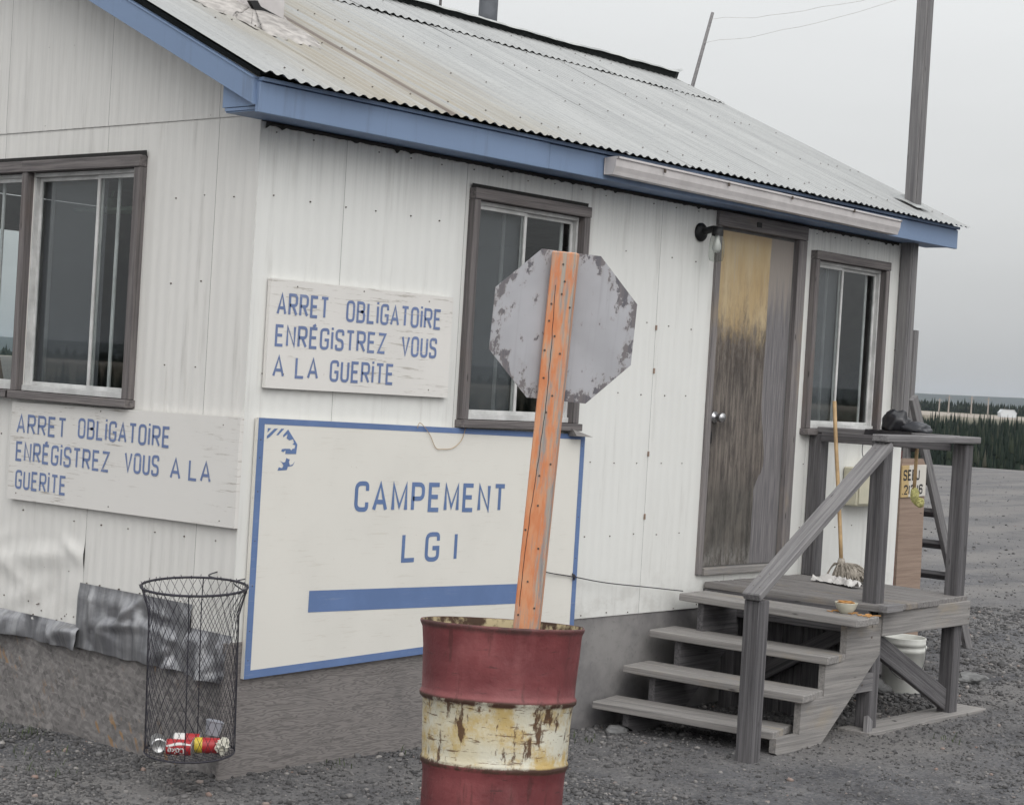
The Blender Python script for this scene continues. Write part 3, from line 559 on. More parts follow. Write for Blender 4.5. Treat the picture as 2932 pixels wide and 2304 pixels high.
# framing behind the sheets, floor and ceiling (keeps the room dark)
zero = lambda u: 0.0
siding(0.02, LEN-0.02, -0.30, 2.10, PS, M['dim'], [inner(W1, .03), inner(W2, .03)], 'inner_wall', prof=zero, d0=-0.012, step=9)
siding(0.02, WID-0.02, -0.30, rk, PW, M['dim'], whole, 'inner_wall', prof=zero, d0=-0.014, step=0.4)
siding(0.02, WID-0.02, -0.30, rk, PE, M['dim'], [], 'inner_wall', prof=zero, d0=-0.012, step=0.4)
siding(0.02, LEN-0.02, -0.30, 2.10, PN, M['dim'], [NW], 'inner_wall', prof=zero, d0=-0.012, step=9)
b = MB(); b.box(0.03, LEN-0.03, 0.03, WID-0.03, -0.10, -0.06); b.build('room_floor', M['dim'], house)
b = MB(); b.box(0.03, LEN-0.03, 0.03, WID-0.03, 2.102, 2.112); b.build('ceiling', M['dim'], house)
b = MB()
for k in range(5): b.tube([(0.62, 1.60+0.001*k, 1.80), (0.62, 1.605+0.001*k, 1.80)], 0.001, 3)
b = MB(); b.cbox(0.56, 0.70, 1.50, 2.15, 1.795, 1.815); b.cbox(0.60, 0.66, 1.86, 1.92, 1.815, 1.87); b.tube([(0.63, 1.92, 1.86), (0.63, 1.90, 1.91)], 0.006)
b.build('wall_shelf', M['green_shelf'], house)

# screws on the cladding: real heads, too small to pick apart
def heads(P, pts, r=0.0042, d=0.004):
    bb = MB()
    for (u, z) in pts:
        r_ = r*random.uniform(0.75, 1.1); n = 6; base = d-0.004
        ring = [P(u+r_*math.cos(2*math.pi*k/n), base, z+r_*math.sin(2*math.pi*k/n)) for k in range(n)]; top = [P(u+0.6*r_*math.cos(2*math.pi*k/n), base+0.006, z+0.6*r_*math.sin(2*math.pi*k/n)) for k in range(n)]
        bb.add(ring+top, [(k, (k+1) % n, n+(k+1) % n, n+k) for k in range(n)]+[tuple(range(n, 2*n))])
    return bb
def inside(u, z, hs): return any(h[0]-0.03 < u < h[1]+0.03 and h[2]-0.03 < z < h[3]+0.03 for h in hs)
pts = []
for z in (2.06, 1.78, 1.39, 1.0, 0.607, 0.21, -0.219):
    u = 0.10
    while u < LEN-0.03:
        if not inside(u, z, [W1, W2, DR]) and random.random() > 0.06: pts.append((u+random.uniform(-.012, .012), z+random.uniform(-.008, .008)))
        u += 0.2135
heads(PS, pts).build('cladding_screws', M['screw'], house, kind='stuff')
pts = []
for z in (2.90, 2.54, 2.147, 1.775, 1.385, 1.0, 0.61, 0.23, -0.02):
    u = 0.14
    while u < WID-0.05:
        if z < rk(u)-0.06 and not inside(u, z, [G1, G2]) and not (z < 0 and 0.28 < u < 1.1) and random.random() > 0.05: pts.append((u+random.uniform(-.012, .012), z+random.uniform(-.008, .008)))
        u += 0.2135
for k in range(16): pts.append((random.uniform(1.15, 1.9), random.uniform(-0.28, -0.20)))
for u in (0.36, 0.5, 0.66, 0.82, 0.97, 1.07): pts.append((u, -0.062))
heads(PW, pts).build('cladding_screws', M['screw'], house, kind='stuff')
for (x, z, h_) in ((2.968, 1.372, .028), (2.972, 1.13, .03), (2.966, 0.783-.12, .028), (2.967, 0.31, .032)):
    b = MB(); b.cbox(x-0.004, x+0.005, -0.009, 0.0, z-h_/2, z+h_/2, .001); b.build('seam_clip', M['board_tan'], house)

# ragged black caulk along the soffit line and over the window heads
def caulk(P, u0, u1, z, wmin, wmax, d=0.012, seed=0.0, f=22):
    bb = MB(); n = int((u1-u0)/0.012)
    for i in range(n+1):
        u = u0+(u1-u0)*i/n; w_ = wmin+(wmax-wmin)*max(0, mnoise.noise((u*f, seed, 0)))**1.5+0.003*random.random()
        bb.v += [P(u, d, z), P(u, d-0.004, z-w_)]
    bb.f = [(2*i, 2*i+1, 2*i+3, 2*i+2) for i in range(n)]; bb.mi = [0]*n
    return bb
caulk(PS, 0.02, 5.6, 2.098, 0.012, 0.050, seed=1).build('soffit_caulk', M['tar'], house)
caulk(PS, 1.37, 2.29, 1.992, 0.024, 0.030, 0.016, seed=4, f=40).build('window_caulk', M['tar'], house)
caulk(PW, 0.78, 2.66, 1.998, 0.026, 0.032, 0.016, seed=6, f=40).build('window_caulk', M['tar'], house)

# fascia, rakes, soffit
b = MB(); b.cbox(-0.208, 1.703, -0.222, -0.196, 2.096, 2.226); b.build('fascia', M['blue'], house)
b = MB(); b.cbox(1.707, 6.014, -0.219, -0.193, 2.098, 2.224); b.build('fascia', M['blue'], house)
b = MB(); b.cbox(-0.20, 6.014, -0.234, -0.192, 2.229, 2.246, .002); b.build('fascia_lip', M['blue'], house)
b = MB(); b.box(-0.19, 6.0, -0.193, 0.012, 2.106, 2.112); b.build('soffit', M['blue'], house)
for xs in ((-0.226, -0.200), (6.006, 6.03)):
    pl = [(-0.2, 2.130), (-0.2, 2.236), (RIDGE_Y, 2.327+.452*RIDGE_Y), (RIDGE_Y, 2.22+.452*RIDGE_Y)]
    b = MB(); b.prism(pl, 'x', *xs); b.build('rake_board', M['blue'], house)
    b = MB(); b.prism([(WID-y, z) for y, z in pl], 'x', *xs); b.build('rake_board', M['blue'], house)
    pl = [(-0.2, 2.238), (-0.2, 2.246), (RIDGE_Y, 2.337+.452*RIDGE_Y), (RIDGE_Y, 2.329+.452*RIDGE_Y)]
    b = MB(); b.prism(pl, 'x', xs[0]-0.004, xs[1]-0.002); b.build('rake_lip', M['blue'], house)
b = MB(); b.prism([(-0.196, 2.128), (0.03, 2.128), (0.03, 2.240)], 'x', -0.197, -0.012); b.build('soffit_return', M['blue'], house)
b = MB(); b.box(-0.195, -0.01, -0.194, 0.015, 2.112, 2.125); b.build('soffit_return', M['blue'], house)
# roof deck under the sheets; its near-black paints the shade at the rake gap
pl = [(-0.19, 2.25), (-0.19, 2.272), (RIDGE_Y, 2.374+.4545*RIDGE_Y-.012), (RIDGE_Y, 2.30+.4545*RIDGE_Y)]
b = MB(); b.prism(pl, 'x', -0.185, 6.0); b.build('roof_deck', M['under_shade'], house)
b = MB(); b.prism([(WID-y, z) for y, z in pl], 'x', -0.185, 6.0); b.build('roof_deck', M['under_shade'], house)

# corrugated sheets
PITCHR, AMP = 0.068, 0.0064
def sheet(x0, x1, y0, y1, off, side=1, seg=8, rows=5):
    bb = MB(); n = int(round((x1-x0)/PITCHR*seg)); ys = [y0+(y1-y0)*j/rows for j in range(rows+1)]; sd_ = random.random()*50
    jag = [random.uniform(-.012, .012) for _ in range(2)]
    for j, y in enumerate(ys):
        for i in range(n+1):
            x = x0+(x1-x0)*i/n; yy = y+(jag[0] if j == 0 else 0)+(0.006*mnoise.noise((x*6, sd_, 0)) if j == 0 else 0)
            z = roof_z(yy)+off+AMP*math.cos(2*math.pi*x/PITCHR)+0.004*mnoise.noise((x*1.5, yy*2, sd_))
            z += 0.016*sstep(0.0, -0.22, x)
            if j == 0: z += 0.010*max(0, mnoise.noise((x*2.3, 3, 1)))
            if side == -1: yy = WID-yy
            bb.v.append((x, yy, z))
    for j in range(rows):
        for i in range(n):
            a = j*(n+1)+i; bb.f.append((a, a+1, a+n+2, a+n+1)); bb.mi.append(0)
    return bb.build('roof_sheet', M['roof'], house, world=Matrix.Identity(4), smooth=True)
xs = [-0.238+0.068*9*k+0.02*(k > 0) for k in range(11)]
for k in range(10):
    x0, x1 = xs[k], min(xs[k+1]+0.045, 6.05)
    if k == 9: x1 = 6.05
    sheet(x0, x1, -0.278, 1.86, 0.0012*(k % 2))
    sheet(x0+0.0, x1, 1.785, RIDGE_Y, 0.012+0.0012*((k+1) % 2), rows=2)
    sheet(x0, x1, -0.278, RIDGE_Y, 0.0025*(k % 2), side=-1, seg=4, rows=2)
# roofing nails
bb = MB()
for y in (-0.1, 0.55, 1.2, 1.74, 2.1):
    for k in range(46):
        x = round((-0.17+k*0.136)/PITCHR)*PITCHR; yy = y+random.uniform(-.035, .035); z = roof_z(yy)+AMP+0.003+(0.014 if y > 1.8 else 0); r_ = 0.0042
        if random.random() < 0.35: continue
        bb.add([(x-r_, yy-r_, z), (x+r_, yy-r_, z), (x+r_, yy+r_, z), (x-r_, yy+r_, z), (x, yy, z+0.006)], [(0, 1, 4), (1, 2, 4), (2, 3, 4), (3, 0, 4), (0, 3, 2, 1)])
bb.build('roofing_nails', M['screw'], house, kind='stuff')
def cap_lift(x): return 0.014+0.028*sstep(2.0, 3.2, x)+0.022*sstep(4.0, 5.6, x)+0.012*mnoise.noise((x*1.7, 0.5, 0))+0.007*mnoise.noise((x*6, 2, 0))
# lifted ridge caps; a near-black strip paints the shade under their edge
for (x0, x1) in ((-0.24, 2.0), (1.95, 4.3), (4.25, 6.27)):
    bb = MB(); n = int((x1-x0)/0.04); prof = (-0.205, -0.185, -0.09, 0.0, 0.12, 0.30)
    for i in range(n+1):
        x = x0+(x1-x0)*i/n; lift = cap_lift(x)
        tip = 0.14*max(0, (x-6.03)/0.24)
        for q in prof:
            qq = q+(tip if q < 0 else 0)
            z = roof_z(RIDGE_Y-abs(qq))+0.022+(lift if q < -0.1 else 0.45*lift if q == -0.09 else 0.006)-(0.008 if q == -0.205 else 0)
            bb.v.append((x, RIDGE_Y+qq, z))
    m = len(prof)
    for i in range(n):
        for j in range(m-1): a = i*m+j; bb.f.append((a, a+1, a+m+1, a+m)); bb.mi.append(0)
    bb.build('ridge_cap', M['ridge'], house, smooth=True)
    bb = MB()
    for i in range(n+1):
        x = min(x0+(x1-x0)*i/n, 6.2); lift = cap_lift(x); tip = 0.14*max(0, (x-6.03)/0.24)
        y = RIDGE_Y-0.178+tip; bb.v += [(x, y+0.02, roof_z(y+0.02)-0.0), (x, y-0.004, roof_z(y)+0.016+lift)]
    for i in range(n): bb.f.append((2*i, 2*i+1, 2*i+3, 2*i+2)); bb.mi.append(0)
    bb.build('ridge_gap_shade', M['under_shade'], house)
# chimney with tar-smeared flashing
def rz(x, y, off=0): return (x, y, roof_z(y)+off)
b = MB(); b.cbox(0.62, 0.848, 0.860, 1.09, 2.65, 3.75, 0.006); chim = b.build('chimney', M['gutter'], house)
bb = MB(); n = 26; outline = []
ctl = [(0.22, 1.10), (0.26, 0.74), (0.34, 0.66), (0.38, 0.58), (0.40, 0.49), (0.50, 0.45), (0.60, 0.43), (0.72, 0.44), (0.80, 0.53), (0.80, 0.66), (0.86, 0.78), (0.90, 0.95), (0.90, 1.10), (0.6, 1.15)]
dense = []
for i in range(len(ctl)):
    p, q = ctl[i], ctl[(i+1) % len(ctl)]
    for k in range(6): t = k/6; dense.append((p[0]+(q[0]-p[0])*t+random.uniform(-.012, .012), p[1]+(q[1]-p[1])*t+random.uniform(-.02, .02)))
cx, cy = 0.70, 0.93; K = 14
for j in range(K+1):
    f = j/K
    for (x, y) in dense:
        xx, yy = cx+(x-cx)*f, cy+(y-cy)*f; h = 0.014+0.016*(1-f)+0.016*mnoise.noise((xx*11, yy*11, 0))
        if j == K: h = 0.004
        bb.v.append(rz(xx, yy, h))
m = len(dense)
for j in range(K):
    for i in range(m): bb.f.append((j*m+i, j*m+(i+1) % m, (j+1)*m+(i+1) % m, (j+1)*m+i)); bb.mi.append(0)
bb.build('flashing_sealant', m_flat('pale_roof_sealant', (0.43, 0.405, 0.385), 0.9, var=0.4, scale=14, bump=0.4), chim, smooth=True)
hv = [(0.600, 2.822), (0.652, 2.832), (0.676, 2.806), (0.740, 2.792), (0.806, 2.778), (0.746, 2.766), (0.682, 2.764), (0.640, 2.776), (0.622, 2.800)]
b = MB(); b.prism(hv, 'y', 0.842, 0.862); b.build('flashing_gap_shade', M['black'], chim)  # solid black plate standing in for the shade inside the torn gap

# gutter under the eave edge, over the door
pr = [(-0.226, 0.0), (-0.226, -0.088), (-0.285, -0.088), (-0.290, -0.070), (-0.300, -0.045), (-0.303, -0.010), (-0.312, -0.004), (-0.312, 0.006), (-0.300, 0.006)]
bb = MB(); n = 24
for i in range(n+1):
    x = 2.14+(5.09-2.14)*i/n; z0 = 2.211+(2.190-2.211)*i/n
    for (y, z) in pr: bb.v.append((x, y, z0+z))
m = len(pr)
for i in range(n):
    for j in range(m-1): bb.f.append((i*m+j, i*m+j+1, (i+1)*m+j+1, (i+1)*m+j)); bb.mi.append(0)
gut = bb.build('gutter', M['gutter'], house)
for x, z0 in ((2.15, 2.211), (5.085, 2.19)):
    b = MB(); b.prism([(y, z0+z) for y, z in pr], 'x', x-0.006, x+0.002); b.build('gutter_end_cap', M['gutter'], gut)
for x in (2.55, 3.15, 3.8, 4.5): b = MB(); b.cbox(x-.006, x+.006, -0.318, -0.309, 2.180, 2.20, .001); b.build('gutter_nail', M['screw'], gut)

# ------------------------------------------------------------------ windows
def window(P, h, split=0.5, mull=(True, True), screen_left=True, sill_out=0.05, curtain=False):
    u0, u1, z0, z1 = h; N = Vector(P(0, 1, 0))-Vector(P(0, 0, 0)); Uv = Vector(P(1, 0, 0))-Vector(P(0, 0, 0))
    ct = 0.046; top = 0.055; flip = 1
    fr = board('window', P(u0, 0.005, z1-top/2), P(u1, 0.005, z1-top/2), top, 0.085, M['casing'], house, upv=N)
    def brd(name, a, c, wid, thk, mat, upv=N): return board(name, a, c, wid, thk, mat, fr, upv=upv)
    if mull[0]: brd('casing', P(u0+ct/2, 0.002, z0+0.04), P(u0+ct/2, 0.002, z1-top-0.001), ct, 0.080, M['casing'])
    if mull[1]: brd('casing', P(u1-ct/2, 0.002, z0+0.04), P(u1-ct/2, 0.002, z1-top-0.001), ct, 0.080, M['casing'])
    brd('sill', P(u0-0.01, 0.012, z0+0.02), P(u1+0.01, 0.012, z0+0.02), 0.038, 0.10, M['casing'])
    a0, a1 = u0+(ct if mull[0] else 0.002)+0.002, u1-ct-0.002; b0, b1 = z0+0.042, z1-top-0.002; um = a0+(a1-a0)*split
    bb = MB()
    def bar(ua, ub, za, zb, d0, d1):
        p = P(ua, d0, za); q = P(ub, d1, zb); bb.cbox(min(p[0], q[0]), max(p[0], q[0]), min(p[1], q[1]), max(p[1], q[1]), za, zb, 0.0015)
    t = 0.020
    bar(a0, a1, b1-t, b1, -0.040, 0.0); bar(a0, a1, b0, b0+t*1.4, -0.040, 0.008); bar(a0, a0+t*0.7, b0+t*1.4, b1-t, -0.040, -0.002); bar(a1-t*0.7, a1, b0+t*1.4, b1-t, -0.040, -0.002)
    bb.build('track', M['sash'], fr)
    bb = MB()
    l0, l1 = a0+t*0.7, um+t*0.5; r0, r1 = um-t*0.5, a1-t*0.7; c0, c1 = b0+t*1.4, b1-t
    def sash(ua, ub, d):
        bar(ua, ua+t, c0, c1, d-0.012, d); bar(ub-t, ub, c0, c1, d-0.012, d); bar(ua+t, ub-t, c0, c0+t, d-0.012, d); bar(ua+t, ub-t, c1-t, c1, d-0.012, d)
    sash(l0, l1, -0.010); bb.build('sash', M['sash'], fr); bb = MB(); sash(r0, r1, -0.026); bb.build('sash', M['sash'], fr)
    for (ua, ub, d) in ((l0+t, l1-t, -0.016), (r0+t, r1-t, -0.032)):
        bb = MB(); bar(ua, ub, c0+t, c1-t, d-0.003, d); bb.build('pane', M['glass'], fr)
    # inner sash of the storm window, seen through the glass
    bb = MB(); k = l0+(l1-l0)*0.72; bar(k, k+0.02, c0, c1, -0.085, -0.075); k = r1-(r1-r0)*0.10; bar(k, k+0.02, c0, c1, -0.085, -0.075); bb.build('inner_sash', M['sash'], fr)
    if screen_left is not None:
        bb = MB(); ua, ub = (l0, l1) if screen_left else (r0, r1); bb.add([P(ua, -0.06, c0), P(ub, -0.06, c0), P(ub, -0.06, c1), P(ua, -0.06, c1)], [(0, 1, 2, 3)]); bb.build('insect_screen', M['screen'], fr)
    return fr
window(PS, W1, 0.49)
window(PS, W2, 0.44)
# gable windows: u runs away from the corner, so the photo's left half is the far one
window(PW, (G1[0], G1[1]+0.026, G1[2], G1[3]), 0.39, (True, True), screen_left=False)
window(PW, (G2[0]+0.027, G2[1], G2[2], G2[3]), 0.5, (False, True), screen_left=None)
b = MB(); x0, x1, z0, z1 = NW
for (a, c, d, e) in ((x0-.05, x1+.05, z0-.05, z0), (x0-.05, x1+.05, z1, z1+.05), (x0-.05, x0, z0, z1), (x1, x1+.05, z0, z1)): b.box(a, c, WID-0.02, WID+0.03, d, e)
nwf = b.build('window', M['casing'], house); b = MB(); b.box(x0, x1, WID, WID+0.004, z0, z1); b.build('pane', M['glass'], nwf)
# splintered sill end under the front window
b = MB(); b.add([(2.20, -0.075, 0.79), (2.36, -0.085, 0.752), (2.22, -0.085, 0.757), (2.20, -0.04, 0.80), (2.35, -0.04, 0.765), (2.22, -0.03, 0.752)], [(0, 1, 2), (3, 5, 4), (0, 3, 4, 1), (1, 4, 5, 2), (0, 2, 5, 3)]); b.build('splintered_sill', M['wood_pale'], house)

# ------------------------------------------------------------------ door and frame
board('door_frame', (3.515, 0.016, -0.04), (3.515, 0.016, 2.0), 0.046, 0.075, M['door_frame'], house, upv=(0, -1, 0))
board('door_frame', (4.412, 0.016, -0.04), (4.412, 0.016, 2.0), 0.092, 0.075, M['door_frame'], house, upv=(0, -1, 0))
board('door_frame', (3.492, 0.016, 2.045), (4.458, 0.016, 2.045), 0.085, 0.080, M['door_frame'], house, upv=(0, -1, 0))
board('threshold', (3.542, 0.010, -0.022), (4.362, 0.010, -0.022), 0.042, 0.085, M['wood_pale'], house, upv=(0, -1, 0))
b = MB(); b.cbox(0, 0.805, 0.0, 0.035, 0.004, 1.985, 0.003)
door = b.build('door', M['door'], house, Matrix.Translation((3.548, 0.010, 0.0)), local=True)
b = MB(); Mk = Matrix.Translation((3.607, 0.010, 0.885)) @ Matrix.Rotation(R(90), 4, 'X')
b.lathe([(0.0, 0.0), (0.034, 0.0), (0.034, 0.006), (0.013, 0.010), (0.012, 0.030), (0.024, 0.036), (0.030, 0.050), (0.026, 0.066), (0.0, 0.070)], Mk, 20); b.build('knob', M['chrome'], door, smooth=True)
b = MB(); b.cbox(3.575, 3.59, 0.005, 0.014, 0.73, 0.80, .001); b.build('latch_scar', M['black'], door)
b = MB(); b.cbox(3.88, 3.93, -0.028, -0.023, 2.03, 2.06, .001); b.build('frame_mark', M['black'], house)
for (x, z0, z1) in ((3.503, 1.10, 1.22), (4.44, 1.72, 1.99)):
    pass

# ------------------------------------------------------------------ foundation
b = MB(); b.cbox(-0.035, 1.95, -0.006, 0.012, -1.0, -0.20); b.build('plywood_skirt', M['ply'], house)
b = MB(); b.box(1.955, LEN, 0.006, 0.15, -1.05, -0.20); b.build('foundation_wall', M['concrete'], house)
for (a, c) in ((0.02, 0.585), (0.588, 1.80), (1.803, 3.0), (3.003, 4.2)):
    b = MB(); b.cbox(0.0, 0.016, a, c, -1.05, -0.30, .002); b.v = [(x+0.012, y, z) for x, y, z in b.v]; b.build('waferboard_skirt', M['wafer'], house)
b = MB(); b.box(LEN-0.1, LEN-0.004, 0.16, WID, -1.05, -0.20); b.box(0.05, LEN, WID-0.1, WID-0.004, -1.05, -0.20); b.build('foundation_wall', M['concrete'], house)
def flash(y0, y1, z0, z1, seed, amp=0.022, d0=0.004):
    """crumpled sheet: random straight creases, nailed flat along its top edge"""
    rg = random.Random(seed); n = int((y1-y0)/0.011); m = int((z1-z0)/0.011); bb = MB(); cre = []
    for k in range(int(8+16*(y1-y0))): cre.append((rg.uniform(y0, y1), rg.uniform(z0, z1), rg.choice((rg.uniform(-.5, .5), rg.uniform(.6, 2.4))), rg.choice((-1, 1))*rg.uniform(.6, 1.3)*amp, rg.uniform(0.025, 0.10)))
    for j in range(m+1):
        for i in range(n+1):
            y = y0+(y1-y0)*i/n; z = z0+(z1-z0)*j/m; k = sstep(0, 0.25, (z1-z)/(z1-z0)); d = 0.0
            for (cy_, cz_, th_, a_, w_) in cre:
                q = abs(math.cos(th_)*(y-cy_)+math.sin(th_)*(z-cz_)); l_ = abs(-math.sin(th_)*(y-cy_)+math.cos(th_)*(z-cz_))
                d += a_*max(0, 1-q/w_)*max(0, 1-l_/0.22)
            d = d0+k*(d+0.006*mnoise.noise((y*9, z*9, seed))+0.010)
            bb.v.append((-max(d, 0.0005), y, z+(0.008*mnoise.noise((y*9, seed, 1)) if j == 0 else 0)))
    for j in range(m):
        for i in range(n): a = j*(n+1)+i; bb.f.append((a, a+1, a+n+2, a+n+1)); bb.mi.append(0)
    return bb.build('flashing', M['flashing'], house, smooth=True)
flash(1.09, 2.9, -0.385, -0.27, 3.0, 0.020); flash(0.27, 1.12, -0.375, -0.065, 7.0, 0.024, 0.006); flash(-0.01, 0.29, -0.385, -0.17, 11.0, 0.028, 0.002)

# ------------------------------------------------------------------ stroke lettering
WL = 0.52
def _g(w, *st): return (w, st)
GL = {
 'A': _g(.56, [(0, 0), (.28, 1), (.56, 0)], [(.10, .30), (.46, .30)]),
 'R': _g(WL, [(0, 0), (0, 1), (WL, 1, .2), (WL, .47, .2), (0, .47)], [(.24, .47), (WL, 0)]),
 'E': _g(.46, [(.46, 1), (0, 1), (0, 0), (.46, 0)], [(.05, .52), (.40, .52)]),
 'T': _g(.50, [(0, 1), (.50, 1)], [(.25, .95), (.25, 0)]),
 'O': _g(.50, ['c', (0, 0, .22), (0, 1, .22), (.50, 1, .22), (.50, 0, .22)]),
 'B': _g(.50, ['c', (0, 0), (0, 1), (.48, 1, .2), (.48, .53, .2), (.06, .53), (.50, .53, .2), (.50, 0, .2)]),
 'L': _g(.46, [(0, 1), (0, 0), (.46, 0)]),
 'I': _g(.0, [(0, 0), (0, 1)]), '1': _g(.0, [(0, 0), (0, 1)]),
 'i': _g(.0, [(0, 0), (0, .90)], [(0, 1.02), (0, 1.14)]),
 'G': _g(.50, [(.50, .74), (.50, 1, .22), (0, 1, .22), (0, 0, .22), (.50, 0, .2), (.50, .45), (.26, .45)]),
 'N': _g(.50, [(0, 0), (0, 1), (.50, 0), (.50, 1)]),
 'S': _g(.48, [(.48, .76), (.48, 1, .2), (0, 1, .2), (0, .53, .2), (.48, .47, .2), (.48, 0, .2), (0, 0, .2), (0, .24)]),
 'Z': _g(.50, [(0, 1), (.50, 1), (0, 0), (.50, 0)]),
 'V': _g(.54, [(0, 1), (.27, 0), (.54, 1)]),
 'U': _g(.48, [(0, 1), (0, 0, .22), (.48, 0, .22), (.48, 1)]),
 'C': _g(.50, [(.50, .72), (.50, 1, .24), (0, 1, .24), (0, 0, .24), (.50, 0, .24), (.50, .28)]),
 'M': _g(.62, [(0, 0), (0, 1), (.31, .12), (.62, 1), (.62, 0)]),
 'P': _g(.50, [(0, 0), (0, 1), (.50, 1, .22), (.50, .44, .22), (0, .44)]),
 'J': _g(.40, [(.40, 1), (.40, 0, .2), (0, 0, .2), (0, .24)]),
 '6': _g(.46, [(.46, .78), (.46, 1, .2), (0, 1, .2), (0, 0, .2), (.46, 0, .2), (.46, .55, .2), (.02, .55)]),
 '2': _g(.46, [(0, .76), (0, 1, .2), (.46, 1, .2), (.46, .6, .1), (0, 0), (.46, 0)]),
 '.': _g(.0, [(0, -.04), (0, .08)]),
 'o': _g(.42, ['c', (0, 0, .18), (0, .62, .18), (.42, .62, .18), (.42, 0, .18)]),
 'k': _g(.40, [(0, 0), (0, 1)], [(.40, .62), (.04, .26)], [(.14, .34), (.42, 0)]),
 'e': _g(.42, [(.0, .32), (.42, .32), (.42, .62, .18), (0, .62, .18), (0, 0, .18), (.42, 0, .1)]),
}
GL['É'] = (GL['E'][0], GL['E'][1]+([(.14, 1.10), (.34, 1.20)],))
def _round(pts, closed):
    out = []; n = len(pts)
    for i, p in enumerate(pts):
        r = p[2] if len(p) > 2 else 0
        if not r or (not closed and i in (0, n-1)): out.append((p[0], p[1])); continue
        a = Vector(pts[i-1][:2]); c = Vector(pts[(i+1) % n][:2]); b_ = Vector(p[:2]); da = (a-b_); dc = (c-b_); r_ = min(r, da.length*0.5, dc.length*0.5)
        s_ = b_+da.normalized()*r_; e_ = b_+dc.normalized()*r_
        for k in range(6): t = k/5; q = s_*(1-t)**2+b_*2*t*(1-t)+e_*t*t; out.append((q.x, q.y))
    return out
def _stroke(pts, closed, w_):
    n = len(pts); L_, R_ = [], []
    P_ = [Vector(p) for p in pts]
    for i in range(n):
        d1 = (P_[i]-P_[i-1]) if (i > 0 or closed) else (P_[1]-P_[0]); d2 = (P_[(i+1) % n]-P_[i]) if (i < n-1 or closed) else (P_[-1]-P_[-2])
        d1.normalize(); d2.normalize(); n1 = Vector((-d1.y, d1.x)); n2 = Vector((-d2.y, d2.x)); m = n1+n2
        if m.length < 1e-3: m = n1.copy()
        m.normalize(); k = 1/max(0.66, m.dot(n1)); L_.append(P_[i]+m*w_*k); R_.append(P_[i]-m*w_*k)
    return L_, R_
def word_mesh(bb, word, u0, u1, z0, z1, place, stroke=0.135, gap=0.30, depth=0.0012, wob=0.004):
    """fit word into [u0,u1] x [z0,z1]; place(u, z, depth) -> xyz"""
    tot = sum(GL[c][0] for c in word)+(gap)*(len(word)-1); H = z1-z0; hs = stroke*H/2; span = (u1-u0)-2*hs*(1 if u1 > u0 else -1); sx = span/max(tot, .01)
    sgn = 1 if u1 > u0 else -1; cur = 0.0; q = 0
    for ch in word:
        wd, sts = GL[ch]
        for st in sts:
            closed = st[0] == 'c'; raw = list(st[1:]) if closed else list(st)
            pts = _round(raw, closed)
            pts = [((u0+sgn*hs+(cur+a)*sx)*1.0, z0+hs+b_*(H-2*hs)) for a, b_ in pts]
            if len(word) == 1 and wd == 0: pts = [((u0+u1)/2, z) for _, z in pts]
            pts = [(a+random.uniform(-wob, wob)*H*.3, b_+random.uniform(-wob, wob)*H*.3) for a, b_ in pts]
            L_, R_ = _stroke(pts, closed, hs); n = len(pts); dd = depth+0.00028*(q % 4); q += 1; base = len(bb.v)
            for l_, r_ in zip(L_, R_): bb.v += [place(l_.x, l_.y, dd), place(r_.x, r_.y, dd)]
            for i in range(n if closed else n-1):
                j = (i+1) % n; bb.f.append((base+2*i, base+2*i+1, base+2*j+1, base+2*j)); bb.mi.append(0)
        cur += wd+gap
    return bb
def panel(name, P, u0, u1, z0, z1, d0, d1, mat, root, skew=(0, 0, 0, 0)):
    """a board on the wall; skew = z offsets at (u0 bottom, u1 bottom, u1 top, u0 top)"""
    bb = MB(); q = [(u0, z0+skew[0]), (u1, z0+skew[1]), (u1, z1+skew[2]), (u0, z1+skew[3])]
    bb.add([P(u, d0, z) for u, z in q]+[P(u, d1, z) for u, z in q], [(0, 1, 2, 3), (4, 7, 6, 5), (0, 4, 5, 1), (1, 5, 6, 2), (2, 6, 7, 3), (3, 7, 4, 0)])
    return bb.build(name, mat, root)
# sign on the long wall
t = thing('wooden_sign', (0.67, -0.02, 0.925), 'white plywood sign with blue French lettering, left of the front window', 'sign', 'French notice signs')
panel('sign_board', PS, 0.088, 1.27, 0.930, 1.416, 0.006, 0.028, M['sign_a'], t, (0, -0.006, 0, 0))
pl = lambda u, z, d: (u, -0.028-d, z)
for word, a, c, z0, z1 in (('ARRET', .128, .443, 1.256, 1.357), ('OBLiGATOiRE', .553, 1.19, 1.252, 1.352), ('ENRÉGiSTREZ', .128, .822, 1.116, 1.215), ('VOUS', .926, 1.17, 1.112, 1.211), ('A', .124, .194, .979, 1.079), ('LA', .258, .400, .978, 1.077), ('GUERiTE', .471, .885, .972, 1.072)):
    bb = word_mesh(MB(), word, a, c, z0, z1, pl); bb.build('lettering', M['ink_a'], t)
b = heads(lambda u, d, z: (u, -d-0.024, z), [(0.245, 1.39), (1.10, 1.385), (0.19, 0.995), (1.13, 0.958), (0.66, 1.40)], 0.005); b.build('nail_heads', M['screw'], t, kind='stuff')
